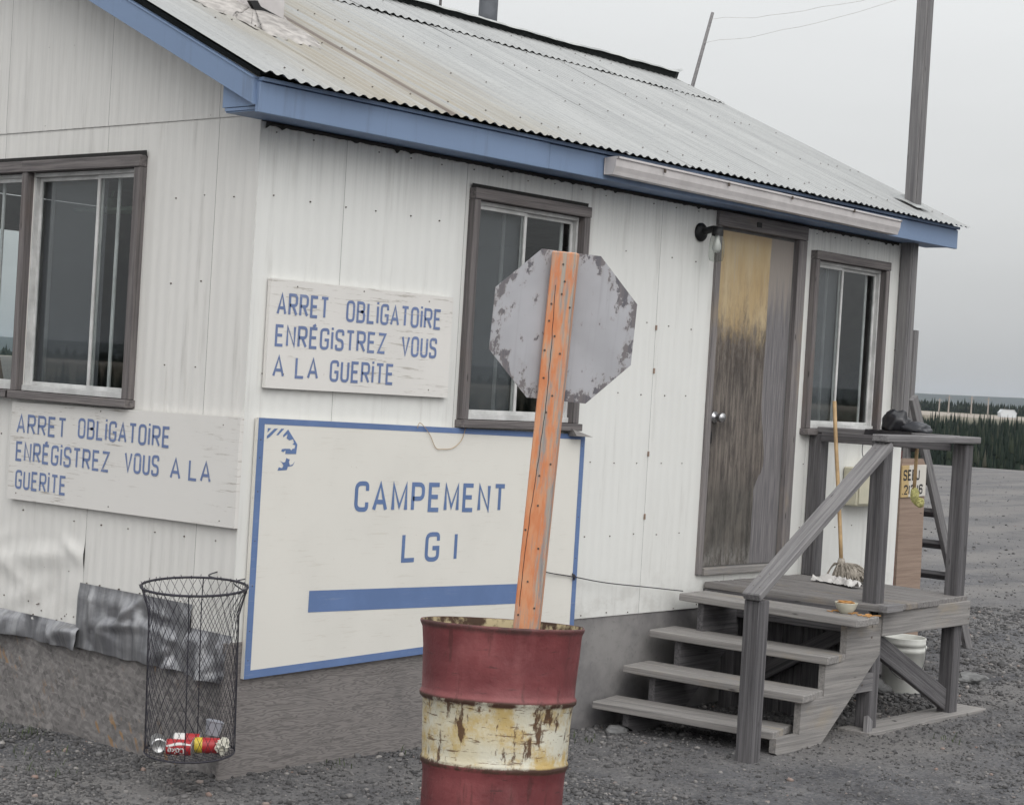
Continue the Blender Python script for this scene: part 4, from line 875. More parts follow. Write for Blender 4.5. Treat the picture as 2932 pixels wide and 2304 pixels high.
# sign on the gable, under the double window
t = thing('wooden_sign', (-0.02, 0.86, 0.29), 'cracked white plywood sign with blue French lettering, under the double window', 'sign', 'French notice signs')
panel('sign_board', PW, -0.012, 1.735, 0.298, 0.782, 0.008, 0.030, M['sign_b'], t, (0.008, -0.010, -0.01, 0.012))
pl = lambda u, z, d: (-0.030-d, u, z)
for word, a, c, z0, z1 in (('ARRET', 1.684, 1.268, .617, .716), ('OBLiGATOiRE', 1.172, .468, .626, .724), ('ENRÉGiSTREZ', 1.680, .910, .480, .579), ('VOUS', .795, .536, .491, .588), ('A', .454, .378, .488, .588), ('LA', .322, .164, .491, .588), ('GUERiTE', 1.671, 1.243, .342, .437)):
    bb = word_mesh(MB(), word, a, c, z0, z1, pl); bb.build('lettering', M['ink_b'], t)
b = heads(lambda u, d, z: (-d-0.026, u, z), [(0.10, 0.755), (1.66, 0.32), (0.09, 0.33), (0.9, 0.32), (1.0, 0.765)], 0.005); b.build('nail_heads', M['screw'], t, kind='stuff')
# big camp board
t = thing('camp_sign', (1.2, -0.02, -0.365), 'large white sign board with blue border reading CAMPEMENT, below the front window', 'sign')
SK = (0.0, 0.06, -0.035, 0.0)
panel('sign_board', PS, 0.060, 2.36, -0.362, 0.797, 0.008, 0.030, M['sign_c'], t, SK)
def zb(u): return -0.362+0.06*(u-0.06)/2.30
def zt(u): return 0.797-0.035*(u-0.06)/2.30
pl = lambda u, z, d: (u, -0.030-d, z)
bw = 0.036
bb = MB()
for i, q in enumerate(([(0.060, zb(.06)), (0.060+bw, zb(.06)), (0.060+bw, zt(.06)), (0.060, zt(.06))], [(2.36-bw, zb(2.36)), (2.36, zb(2.36)), (2.36, zt(2.36)), (2.36-bw, zt(2.36))],
        [(0.060+bw, zb(.1)), (2.36-bw, zb(2.32)), (2.36-bw, zb(2.32)+bw), (0.060+bw, zb(.1)+bw)], [(0.060+bw, zt(.1)-bw*.75), (2.36-bw, zt(2.32)-bw*.75), (2.36-bw, zt(2.32)), (0.060+bw, zt(.1))])):
    bb.add([pl(u, z, 0.0012) for u, z in q], [(0, 1, 2, 3)])
bb.build('border', M['ink_c'], t)
bb = MB(); bb.add([pl(u, z, 0.0012) for u, z in ((0.421, -0.085), (1.885, -0.120), (1.89, -0.018), (0.422, 0.014))], [(0, 1, 2, 3)]); bb.build('painted_bar', M['ink_c'], t)
def sl_(u, z): return z-0.016*(u-0.67)
for word, a, c, z0, z1 in (('CAMPEMENT', .674, 1.742, .372, .516), ('L', 1.008, 1.108, .122, .266), ('G', 1.170, 1.272, .120, .265), ('1', 1.378, 1.400, .118, .262)):
    bb = word_mesh(MB(), word, a, c, z0, z1, lambda u, z, d: (u, -0.030-d, sl_(u, z) if word == 'CAMPEMENT' else z), stroke=0.15, gap=0.34); bb.build('lettering', M['ink_c'], t)
def lg(px, py): return (0.115+(px-225)*0.0002416, 0.752-(py-300)*0.0001805)
polys = [[(225, 300), (310, 300), (225, 410)], [(385, 310), (475, 305), (290, 510), (215, 560), (215, 490), (340, 360)], [(555, 305), (630, 305), (490, 470), (440, 465)],
 [(725, 320), (975, 690), (960, 930), (690, 930), (690, 840), (640, 885), (585, 865), (600, 810), (670, 800), (800, 800), (830, 840), (860, 800), (910, 790), (930, 710), (850, 690), (890, 650), (860, 560), (770, 590), (700, 545), (720, 430), (620, 520), (605, 470)],
 [(720, 1030), (810, 1070), (790, 1130), (820, 1210), (880, 1195), (940, 1110), (890, 1222), (770, 1250), (750, 1330), (520, 1345), (550, 1260), (630, 1285), (660, 1220), (620, 1150), (560, 1100), (650, 1145), (700, 1130)]]
bb = MB()
for q in polys:
    uv = [lg(*p) for p in q]; tri = tessellate_polygon([[Vector((a, c, 0)) for a, c in uv]]); bb.add([pl(a, c, 0.0012) for a, c in uv], [tuple(x) for x in tri])
bb.build('torn_emblem', M['ink_c'], t)
b = heads(lambda u, d, z: (u, -d-0.026, z), [(0.078, z) for z in (.70, .62, .47, .25, .05, -.15, -.28)]+[(2.342, z) for z in (.70, .45, .32, .10, -.15)], 0.005); b.build('nail_heads', M['screw'], t, kind='stuff')
# loose cord over the top edge of the board and wire tied to its side
def curve_pts(ctl, n=8):
    out = []; P_ = [Vector(p) for p in ctl]
    for i in range(len(P_)-1):
        p0, p1, p2, p3 = P_[max(i-1, 0)], P_[i], P_[i+1], P_[min(i+2, len(P_)-1)]
        for k in range(n):
            t_ = k/n; out.append(0.5*((2*p1)+(-p0+p2)*t_+(2*p0-5*p1+4*p2-p3)*t_*t_+(-p0+3*p1-3*p2+p3)*t_**3))
    out.append(P_[-1]); return out
b = MB(); b.tube(curve_pts([(1.062, -0.036, 0.772), (1.072, -0.036, 0.795), (1.095, -0.038, 0.788), (1.15, -0.038, 0.74), (1.198, -0.036, 0.678), (1.25, -0.036, 0.672), (1.32, -0.036, 0.678), (1.38, -0.037, 0.72), (1.408, -0.036, 0.79)]), 0.0016, 5)
tag(b.build('loose_cord', M['handle'], smooth=True), 'thin brown cord looped over the top of the camp sign', 'cord')
b = MB(); b.tube(curve_pts([(1.95, -0.05, 0.065), (2.11, -0.045, 0.032), (2.32, -0.04, 0.002), (2.6, -0.045, -0.042), (3.0, -0.05, -0.085), (3.30, -0.06, -0.118)]), 0.0032, 6)
for k in range(3): b.tube([(2.325+0.012*math.cos(a_/5), -0.040+0.012*math.sin(a_/5*1.3), 0.0+0.002*k+0.014*math.sin(a_/5)) for a_ in range(32)], 0.003, 5)
tag(b.build('tie_wire', M['wire'], smooth=True), 'dark wire from the side of the camp sign to the porch stairs', 'wire')

# ------------------------------------------------------------------ barrel, stop sign on its post
BX, BY = -0.361, -1.89
bt = thing('steel_barrel', (BX, BY, -0.80), 'red and cream rusty steel barrel holding the orange sign post', 'barrel')
def bwarp(a, z):
    return 1+0.012*mnoise.noise((math.cos(a)*1.3, math.sin(a)*1.3, z*3))+0.020*mnoise.noise((math.cos(a)*4, math.sin(a)*4, z*7))*sstep(0, .3, z)
MBm = Matrix.Translation((BX, BY, -0.80)) @ Matrix.Rotation(R(0.3), 4, Vector((fw.x, fw.y, 0))) @ Matrix.Rotation(R(-4.5), 4, Vector((rt.x, rt.y, 0)))
prof = [(0.0, 0.0), (0.244, 0.0), (0.250, 0.012), (0.248, 0.03), (0.252, 0.2), (0.256, 0.40), (0.258, 0.436), (0.266, 0.450), (0.2665, 0.462), (0.260, 0.474), (0.262, 0.50), (0.268, 0.60), (0.274, 0.672), (0.285, 0.683), (0.2855, 0.695), (0.2775, 0.707), (0.279, 0.76), (0.285, 0.86), (0.290, 0.925), (0.297, 0.940), (0.299, 0.947), (0.296, 0.953), (0.291, 0.952)]
b = MB(); b.lathe(prof, MBm, 72, warp=bwarp); b.build('shell', M['barrel'], bt, smooth=True, world=MBm)
b = MB(); b.lathe([(0.2905, 0.9515), (0.287, 0.94), (0.282, 0.86), (0.276, 0.74), (0.276, 0.72)], MBm, 72, warp=bwarp); b.build('lining', M['barrel_in'], bt, smooth=True, world=MBm)
b = MB(); b.lathe([(0.277, 0.83), (0.2, 0.845), (0.1, 0.85), (0.0, 0.85)], MBm, 48, warp=lambda a, z: 1+0.01*math.sin(5*a)); b.build('fill', M['soil'], bt, smooth=True, world=MBm)
bb = MB()
for q in ([(0, 0), (.6, .15), (.45, .95), (.15, .35)], [(.8, .55), (1.1, .5), (1.2, .85), (.9, .95), (.8, .55)]):
    pass
# sign: post leans to the right, plate nailed to its far side
pb = Vector((-0.307, -1.952, -0.02)); ptop = Vector((-0.249, -1.992, 1.497))
camd = Vector((CAM.x-pb.x, CAM.y-pb.y, 0)).normalized()
st = thing('stop_sign', tuple(pb), 'back of a chipped grey octagonal sign on a leaning orange post', 'sign')
# face of the post turned so that its right side shows a little
yawm = Matrix.Rotation(R(-13), 3, 'Z'); face = (yawm @ camd)
post = board('post', pb, ptop, 0.092, 0.045, M['orange'], st, upv=face, c=0.004)
ax = (ptop-pb).normalized(); sid = face.cross(ax).normalized(); fn = (face-ax*face.dot(ax)).normalized()
cen = pb+ax*((1.232+0.02)/ax.z)-fn*0.030+sid*0.0
pf = (Matrix.Rotation(R(16), 3, 'Z') @ camd); pf = (pf-ax*pf.dot(ax)).normalized(); ps = ax.cross(pf).normalized()
side_l = -ps if ps.dot(Vector((rt.x, rt.y, 0))) > 0 else ps; ps = -side_l
cen = pb+ax*((1.234+0.02)/ax.z)-fn*0.026 - pf*0.010 + ps*0.018
Wp = Matrix(((pf.x, ps.x, ax.x, cen.x), (pf.y, ps.y, ax.y, cen.y), (pf.z, ps.z, ax.z, cen.z), (0, 0, 0, 1)))
b = MB(); fl = 0.268; rr_ = fl/math.cos(R(22.5)); n = 8; oc = [(rr_*math.cos(R(22.5+45*k)), rr_*math.sin(R(22.5+45*k))) for k in range(n)]
vs = [(0.002, a, c) for a, c in oc]+[(-0.002, a, c) for a, c in oc]; b.add(vs, [tuple(range(n)), tuple(range(n, 2*n))[::-1]]+[(k, (k+1) % n, (k+1) % n+n, k+n) for k in range(n)])
b.build('sign_plate', M['plate'], st, Wp, local=True)
bb = MB()
Lp = (ptop-pb).length
for (f_, o_) in ((.97, .0), (.93, .012), (.90, .006), (.875, -.028), (.87, .040), (.835, -.03), (.80, -.004), (.765, -.035), (.76, .022), (.70, -.028), (.66, .010), (.62, -.006), (.50, .03), (.47, -.006), (.40, .0), (.34, -.036), (.30, .018), (.22, -.008), (.16, .026), (.14, -.03), (.05, .03)):
    p = pb+ax*(Lp*f_)+sid*(-o_)+fn*0.0225; n = 6; r_ = 0.0042; bb.add([tuple(p+sid*r_*math.cos(2*math.pi*k/n)+ax*r_*math.sin(2*math.pi*k/n)+fn*0.002) for k in range(n)], [tuple(range(n))])
bb.build('nail_heads', M['screw'], st, kind='stuff')
bb = MB(); cr = []
for k in range(60):
    f_ = 0.16+0.76*k/59; cr.append(pb+ax*(Lp*f_)+sid*(0.020+0.010*math.sin(f_*7)+0.003*mnoise.noise((f_*30, 0, 0)))*1.0+fn*0.0215)
sgn_ = 1 if sid.dot(Vector((rt.x, rt.y, 0))) < 0 else -1
cr = [p+sid*(-(0.020)+0.020*sgn_)+sid*sgn_*0.0 for p in cr]
bb.tube(cr, 0.0019, 4); bb.build('crack', M['black'], st)

# ------------------------------------------------------------------ wire rubbish basket hung at the corner
kb = thing('wire_basket', (-0.243, -0.056, -0.65), 'dark wire mesh rubbish basket hung at the corner of the house', 'basket')
KM = Matrix.Translation((-0.243, -0.056, -0.640)) @ Matrix.Rotation(R(3.6), 4, Vector((rt.x, rt.y, 0))) @ Matrix.Rotation(R(-1.0), 4, Vector((fw.x, fw.y, 0)))
def kr(h): return 0.189+0.034*sstep(0.585, 0.725, h)
HH = 0.712
def kp(a, h, dr=0.0): r_ = kr(h)+dr; return KM @ Vector((r_*math.cos(a), r_*math.sin(a), h))
bb = MB(); NWI = 34
for s_ in (1, -1):
    for i in range(NWI):
        a0 = 2*math.pi*i/NWI; ptsw = []; K = 22; ph = random.random()*6
        for k in range(K+1):
            h = HH*k/K; a = a0+s_*(1.75*k/K)+0.020*mnoise.noise((h*14, i*3.1, s_))+0.012*math.sin(k*math.pi); ptsw.append(kp(a, h, 0.0016*s_+0.002*mnoise.noise((h*9, i*1.7, 4))))
        bb.tube(ptsw, 0.00125, 3, cap=False)
bb.build('wire_mesh', M['wire'], kb)
b = MB(); b.tube([kp(2*math.pi*k/48, HH, 0.003) for k in range(48)], 0.0055, 6, closed=True); b.build('rim', M['wire'], kb, smooth=True)
b = MB(); b.tube([kp(2*math.pi*k/48, 0.0, 0.002) for k in range(48)], 0.004, 6, closed=True); b.build('bottom_ring', M['wire'], kb, smooth=True)
b = MB()
for k in range(-6, 7):
    o_ = k*0.028; hw = math.sqrt(max(0, 0.185**2-o_**2))
    for (p, q) in (((o_, -hw), (o_, hw)), ((-hw, o_), (hw, o_))): b.tube([KM @ Vector((p[0], p[1], 0.0)), KM @ Vector((q[0], q[1], 0.0))], 0.0013, 3, cap=False)
b.build('bottom_grid', M['wire'], kb)
back = math.atan2(fw.y, fw.x); front = back+math.pi
for a in (front+0.07, back, front+1.65, front-1.6): b = MB(); b.tube([kp(a, HH*k/12, 0.003) for k in range(13)], 0.0026, 5); b.build('upright', M['wire'], kb)
bb = MB()
for k in range(40): a = 2*math.pi*k/40+random.uniform(-.05, .05); p = kp(a, HH, 0.003); bb.tube([p+Vector((0, 0, -.008)), p+Vector((random.uniform(-.008, .008), random.uniform(-.008, .008), random.uniform(.004, .014)))], 0.0018, 4)
bb.build('wire_twists', M['wire'], kb, kind='stuff')
b = MB(); b.tube(curve_pts([kp(back-0.75, HH, 0.004), (-0.06, 0.10, 0.085), (0.0, 0.12, 0.10)]), 0.003, 5); b.tube(curve_pts([kp(back-1.5, HH-.02, 0.004), (-0.03, -0.03, 0.07), (0.03, -0.036, 0.085)]), 0.003, 5); b.build('hanger', M['wire'], kb)
# rubbish in the basket; r axis = image right, f axis = away from the camera
def kin(a, f_, h): return KM @ Vector((rt.x*a+math.cos(YAW)*f_, rt.y*a+math.sin(YAW)*f_, h))
def can(name, label, c0, axis, mats, length=0.120, rad=0.033, dents=0.0):
    axis = Vector(axis).normalized(); t_ = thing(name, tuple(c0), label, 'can', 'drink cans in the basket')
    zq = axis.to_track_quat('Z', 'Y').to_matrix().to_4x4(); W_ = Matrix.Translation(c0) @ zq
    dw = lambda a, z: 1-dents*max(0, mnoise.noise((math.cos(a)*2, math.sin(a)*2, z*30)))
    b_ = MB(); b_.lathe([(rad, length-0.008), (rad-0.006, length), (rad-0.006, length-0.003), (0, length-0.004)], W_, 28); b_.build('lid', M['can_metal'], t_, smooth=True); b_ = MB(); b_.lathe([(0.0, 0.004), (rad-0.008, 0.002), (rad-0.005, 0.0), (rad, 0.006)], W_, 28); b_.build('base', M['can_metal'], t_, smooth=True)
    n_ = len(mats)
    for i, (f0, f1, m_) in enumerate(mats):
        z0_, z1_ = 0.006+(length-0.014)*f0, 0.006+(length-0.014)*f1
        b_ = MB(); b_.lathe([(rad, z0_+(z1_-z0_)*k/4) for k in range(5)], W_, 28, warp=dw); b_.build('body', M[m_], t_, smooth=True)
    return t_, W_
rx = Vector((rt.x, rt.y, 0)); fx = Vector((math.cos(YAW), math.sin(YAW), 0))
c0 = kin(-0.090, -0.070, 0.034)
ct_, Wc = can('drink_can', 'red can with white wave and white lettering lying in front in the basket', c0, rx, ((0, 1, 'can_red'),))
# printed wave and upside-down lettering wrapped on the side facing the camera
def wrap(zl, ang, lift): # ang measured up from the direction facing the camera
    d = (-fx*math.cos(ang)+Vector((0, 0, 1))*math.sin(ang)); return c0+rx*zl+d*(0.033+lift)
bb = MB(); n = 24
for i in range(n+1):
    f_ = i/n; zl = 0.008+0.104*f_; mid = 0.28+0.36*sstep(0.0, 0.55, f_)-0.10*sstep(0.6, 1, f_); wd_ = 0.10+0.09*math.sin(math.pi*min(1, f_*1.1))
    bb.v += [tuple(wrap(zl, mid-wd_, 0.0008)), tuple(wrap(zl, mid+wd_, 0.0008))]
for i in range(n): bb.f.append((2*i, 2*i+1, 2*i+3, 2*i+2)); bb.mi.append(0)
bb.build('white_wave', M['can_white'], ct_)
bb = word_mesh(MB(), 'Coke', 0.084, 0.014, 0.0, 0.030, lambda u, z, d: tuple(wrap(u, 0.10-z/0.033, 0.0008+d*0.5)), stroke=0.16, gap=0.2, wob=0); bb.build('lettering', M['can_white'], ct_)
can('drink_can', 'red and yellow can lying on its side at the right in the basket', kin(0.020, -0.035, 0.036), rx+fx*0.12, ((0, .32, 'can_yellow'), (.32, 1, 'can_red')), dents=0.08)
can('drink_can', 'silver can lying end-on with its opening showing, left in the basket', kin(-0.118, -0.075, 0.034), fx*0.95-rx*0.25, ((0, 1, 'can_metal'),))
can('drink_can', 'white and red can lying behind the front can in the basket', kin(-0.07, -0.005, 0.044), rx+fx*0.05, ((0, .45, 'can_white'), (.45, 1, 'can_red')))
b = MB(); hp = kin(-0.118, -0.075, 0.034)+(fx*-0.001); 
b = MB()
def lump(center, size, seed, n=14, amp=0.35, freq=2.2, fold=0.0):
    bb = MB(); bm = bmesh.new(); bmesh.ops.create_icosphere(bm, subdivisions=3, radius=1.0)
    for v_ in bm.verts:
        p = v_.co.copy(); q = p*freq+Vector((seed, seed*1.7, 0)); k = 1+amp*mnoise.noise(q)-fold*abs(mnoise.noise(q*2.3)); v_.co = Vector((p.x*size[0]*k, p.y*size[1]*k, p.z*size[2]*k))
    bm.verts.index_update(); bb.add([tuple(v_.co+Vector(center)) for v_ in bm.verts], [tuple(v_.index for v_ in f_.verts) for f_ in bm.faces]); bm.free(); return bb
bb = lump(kin(0.148, -0.055, 0.040), (0.033, 0.033, 0.034), 3.0, amp=0.5, freq=2.6, fold=0.5); tag(bb.build('crumpled_paper', M['paper']), 'ball of crumpled paper at the right edge of the basket', 'paper')
bb = MB(); Wt = Matrix.Translation(kin(0.085, 0.06, 0.055)) @ Matrix.Rotation(R(12), 4, 'Y') @ Matrix.Rotation(R(20), 4, 'Z'); bb.lathe([(0.0, 0.0), (0.034, 0.0), (0.042, 0.055), (0.046, 0.058), (0.045, 0.063), (0.03, 0.068), (0.0, 0.066)], Wt, 4); bt2 = bb.build('plastic_tub', M['plastic_tub']); tag(bt2, 'small grey plastic tub at the back of the wire basket', 'tub')

# ------------------------------------------------------------------ porch and stairs
po = thing('wooden_porch', (4.1, -0.55, -0.82), 'weathered grey timber porch with stairs and railing at the door', 'porch')
DZ = -0.080
xw = [3.575+0.148*k for k in range(9)]; 
for k in range(8):
    xa = xw[k]; sk = 0.085*(1-k/8); yend = -1.165+0.010*k+random.uniform(-.006, .006)
    o = board('deck_board', (xa+0.070, -0.008, DZ-0.019+random.uniform(-.002, .002)), (xa+0.070+sk, yend, DZ-0.019-0.008), 0.139, 0.038, M['deck'], po, c=0.005, warp=0.0015)
TR = [((3.21, -0.096), (3.268, -1.222), -0.120), ((3.004, -0.06), (3.133, -1.149), -0.320), ((2.767, -0.067), (2.893, -1.151), -0.500), ((2.526, -0.057), (2.716, -1.092), -0.680)]
for i, (l_, r_, z) in enumerate(TR):
    L_, R_ = Vector((*l_, 0)), Vector((*r_, 0)); d = (R_-L_).normalized(); ins = Vector((0, 0, 1)).cross(d); 
    if ins.x < 0: ins = -ins
    for j, wd_ in enumerate((0.142, 0.138)):
        off = 0.071+j*0.146; e0 = random.uniform(-.006, .006); sh = (0.04 if (i == 3 and j == 1) else 0.0)
        a_ = L_+ins*off+d*e0; c_ = R_+ins*off+d*(random.uniform(-.006, .006)-0.012*j)
        board('tread', (a_.x, a_.y, z-0.021), (c_.x, c_.y, z-0.021-0.012), wd_, 0.040, M['wood_pale'], po, c=0.004, warp=0.0012)
def stringer(y0, y1, dx):
    pts_ = [(2.78+dx, -0.86), (3.02+dx, -0.86), (3.66+dx, -0.36), (3.66+dx, -0.165)]
    pts_ += [(3.30+dx, -0.165), (3.30+dx, -0.365), (3.10+dx, -0.365), (3.10+dx, -0.545), (2.88+dx, -0.545), (2.88+dx, -0.725), (2.66+dx, -0.725), (2.66+dx, -0.80)]
    b_ = MB(); b_.prism(pts_, 'y', y0, y1); return b_.build('stringer', M['wood'], po)
stringer(-1.115, -1.075, 0.06).data.materials[0] = M['wood_pale']; stringer(-0.24, -0.20, -0.04).data.materials[0] = M['wood_dark']  # wall-side stringer given the dark wood to paint the shade under the stairs
# posts
def vpost(name, x0, y1, w_, z0, z1, mat='wood_dark', dx=0.0): return board(name, (x0+w_/2, y1-w_/2, z0), (x0+w_/2+dx, y1-w_/2, z1), w_, w_, M[mat], po, upv=(0, -1, 0), c=0.005, warp=0.001)
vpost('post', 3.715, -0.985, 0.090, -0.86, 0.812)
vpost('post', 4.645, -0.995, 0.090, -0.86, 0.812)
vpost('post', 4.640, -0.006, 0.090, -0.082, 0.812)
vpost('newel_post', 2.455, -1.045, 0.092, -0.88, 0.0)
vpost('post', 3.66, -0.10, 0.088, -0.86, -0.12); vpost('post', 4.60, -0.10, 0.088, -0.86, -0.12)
# railing caps and boards
board('rail', (3.70, -1.045, 0.832), (4.775, -1.060, 0.838), 0.105, 0.040, M['wood'], po, c=0.005)
board('rail', (4.690, -0.055, 0.836), (4.700, -0.992, 0.840), 0.100, 0.038, M['wood'], po, c=0.005)
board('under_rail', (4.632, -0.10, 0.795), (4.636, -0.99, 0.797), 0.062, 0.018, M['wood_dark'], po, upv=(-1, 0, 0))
board('hand_rail', (2.425, -1.105, -0.010+0.028), (3.752, -1.050, 0.795), 0.105, 0.042, M['wood'], po, c=0.006)
# frame under the deck
board('rim_board', (3.72, -1.108, -0.190), (4.765, -1.096, -0.188), 0.142, 0.036, M['wood_pale'], po, upv=(0, -1, 0))
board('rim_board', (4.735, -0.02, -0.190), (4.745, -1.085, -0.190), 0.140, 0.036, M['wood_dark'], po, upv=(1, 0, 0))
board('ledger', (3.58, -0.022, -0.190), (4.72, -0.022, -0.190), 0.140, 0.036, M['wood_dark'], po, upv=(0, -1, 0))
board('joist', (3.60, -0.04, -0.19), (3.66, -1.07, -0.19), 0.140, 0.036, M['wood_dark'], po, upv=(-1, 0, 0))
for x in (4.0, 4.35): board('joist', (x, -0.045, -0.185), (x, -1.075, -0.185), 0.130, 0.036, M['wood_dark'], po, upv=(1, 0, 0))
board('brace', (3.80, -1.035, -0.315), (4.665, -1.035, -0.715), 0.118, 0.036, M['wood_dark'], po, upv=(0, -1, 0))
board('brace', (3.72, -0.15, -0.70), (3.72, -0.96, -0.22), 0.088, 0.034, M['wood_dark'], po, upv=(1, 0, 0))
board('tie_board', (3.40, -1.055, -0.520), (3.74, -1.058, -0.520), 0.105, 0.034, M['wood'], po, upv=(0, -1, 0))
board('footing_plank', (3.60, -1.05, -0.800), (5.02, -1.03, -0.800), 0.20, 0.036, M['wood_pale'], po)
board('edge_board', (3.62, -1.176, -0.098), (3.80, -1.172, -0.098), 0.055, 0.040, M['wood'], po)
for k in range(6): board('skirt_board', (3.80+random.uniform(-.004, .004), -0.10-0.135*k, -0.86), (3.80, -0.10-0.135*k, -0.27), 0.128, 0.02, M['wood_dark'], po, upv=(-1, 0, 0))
board('bracket', (3.56, -1.16, -0.88), (3.70, -1.08, -0.72), 0.055, 0.03, M['wood'], po, upv=(0, -1, 0.2))
b = MB(); 
for (x, y, z) in ((3.62, -1.118, -.20), (3.62, -1.118, -.26), (4.72, -1.128, -.16), (4.72, -1.128, -.22), (3.55, -1.076, -.50), (3.62, -1.076, -.53)):
    n = 6; b.add([(x+.007*math.cos(2*math.pi*k/n), y, z+.007*math.sin(2*math.pi*k/n)) for k in range(n)], [tuple(range(n))])
for (f_, o_) in ((.04, -.02), (.045, .02), (.10, .03), (.12, -.01), (.93, .0), (.95, .02)):
    p = Vector((2.425, -1.105, .018)).lerp(Vector((3.752, -1.05, .795)), f_)+Vector((-0.51*.0225, o_, .86*.0225)); n = 6; b.add([tuple(p+Vector((.004*math.cos(2*math.pi*k/n)*.86, .004*math.sin(2*math.pi*k/n), .004*math.cos(2*math.pi*k/n)*.51))) for k in range(n)], [tuple(range(n))])
b.build('bolt_heads', M['screw'], po, kind='stuff')

# ------------------------------------------------------------------ things on and around the porch
t = thing('wall_lamp', (3.335, -0.01, 1.945), 'black wall lamp with a clear glass jar, left of the door', 'lamp')
b = MB(); b.lathe([(0.0, 0.0), (0.054, 0.0), (0.054, 0.010), (0.046, 0.020), (0.024, 0.030), (0.0, 0.032)], Matrix.Translation((3.335, -0.004, 1.945)) @ Matrix.Rotation(R(90), 4, 'X'), 24); b.build('base', M['black'], t, smooth=True)
b = MB(); b.tube(curve_pts([(3.335, -0.02, 1.945), (3.332, -0.06, 1.955), (3.330, -0.105, 1.962), (3.330, -0.128, 1.945), (3.330, -0.128, 1.925)]), 0.020, 10); b.lathe([(0.0, 0.03), (0.030, 0.028), (0.034, 0.0), (0.034, -0.022)], Matrix.Translation((3.330, -0.128, 1.945)), 18); b.build('arm', M['black'], t, smooth=True)
b = MB(); b.lathe([(0.032, 0.0), (0.040, -0.02), (0.045, -0.06), (0.045, -0.12), (0.037, -0.145), (0.015, -0.152), (0.0, -0.152)], Matrix.Translation((3.330, -0.128, 1.925)), 20); b.build('glass_jar', M['lampglass'], t, smooth=True)
b = MB(); b.lathe([(0.012, 0.0), (0.013, -0.02), (0.024, -0.055), (0.026, -0.075), (0.018, -0.095), (0.0, -0.10)], Matrix.Translation((3.330, -0.128, 1.925)), 16); b.build('bulb', M['sash'], t, smooth=True)
t = thing('utility_box', (5.21, -0.02, 0.35), 'cream metal box fixed on the wall behind the porch railing', 'box')
b = MB(); b.cbox(5.075, 5.46, -0.115, -0.005, 0.352, 0.602, 0.008); b.build('case', M['cream_box'], t)
b = MB(); b.cbox(5.090, 5.445, -0.125, -0.116, 0.365, 0.590, 0.004); b.build('cover', M['cream_box'], t)
b = MB(); b.tube(curve_pts([(5.26, -0.03, 0.765), (5.255, -0.03, 0.70), (5.275, -0.04, 0.64), (5.28, -0.06, 0.605)]), 0.003, 5); b.build('cable', M['wire'], t)
# string mop leaning on the rail
t = thing('string_mop', (4.50, -0.36, -0.08), 'string mop with pale wooden handle leaning on the porch rail', 'mop')
mt, mb = Vector((4.592, -0.20, 1.02)), Vector((4.505, -0.37, 0.035))
b = MB(); b.tube([mb.lerp(mt, k/6)+Vector((0.004*math.sin(k), 0, 0)) for k in range(7)], 0.0125, 8); b.build('handle', M['handle'], t, smooth=True)
b = MB(); b.tube([mb+Vector((0, 0, -0.02)), mb+Vector((0, 0, 0.03))], [0.030, 0.018], 10); b.build('clamp', M['rope'], t, smooth=True)
bb = MB()
for k in range(240):
    a = random.uniform(0, 2*math.pi); sp = random.uniform(0.03, 0.085); skew_ = Vector((rt.x, rt.y, 0))*random.uniform(-0.02, 0.15)
    p0 = mb+Vector((0.02*math.cos(a), 0.02*math.sin(a), -0.005)); p1 = mb+Vector((sp*0.55*math.cos(a), sp*0.55*math.sin(a), -0.008-0.03*random.random()))+skew_*0.55; p2 = Vector((mb.x+sp*math.cos(a), mb.y+sp*math.sin(a), -0.072+0.012*random.random()))+skew_
    bb.tube(curve_pts([p0, p1, p2], 5), random.uniform(0.003, 0.0048), 4)
lump((mb.x+rt.x*0.055, mb.y+rt.y*0.055, -0.028), (0.062, 0.085, 0.048), 21.0, amp=0.25, freq=2.5, fold=0.3).build('mop_head', M['rope'], t, smooth=True)
bb.build('strings', M['rope'], t, smooth=True, kind='stuff')
# sponge mop hanging head-down on the rail end
t = thing('sponge_mop', (4.72, -0.66, 0.40), 'small mop with yellow sponge head hanging from the railing', 'mop')
sh0, sh1 = Vector((4.755, -0.700, 0.815)), Vector((4.742, -0.705, 0.515))
b = MB(); b.tube([sh0, sh0.lerp(sh1, .5), sh1], 0.011, 8); b.build('handle', M['handle'], t, smooth=True)
bb = lump(tuple(sh1+Vector((rt.x*0.005, rt.y*0.005, -0.035))), (0.024, 0.029, 0.052), 8.0, amp=0.25, fold=0.3); bb.build('sponge', M['yellow_sponge'], t)
bb = lump(tuple(sh1+Vector((rt.x*0.036, rt.y*0.036, -0.080))), (0.028, 0.033, 0.032), 12.0, amp=0.25, fold=0.3); bb.build('sponge', M['yellow_sponge'], t)
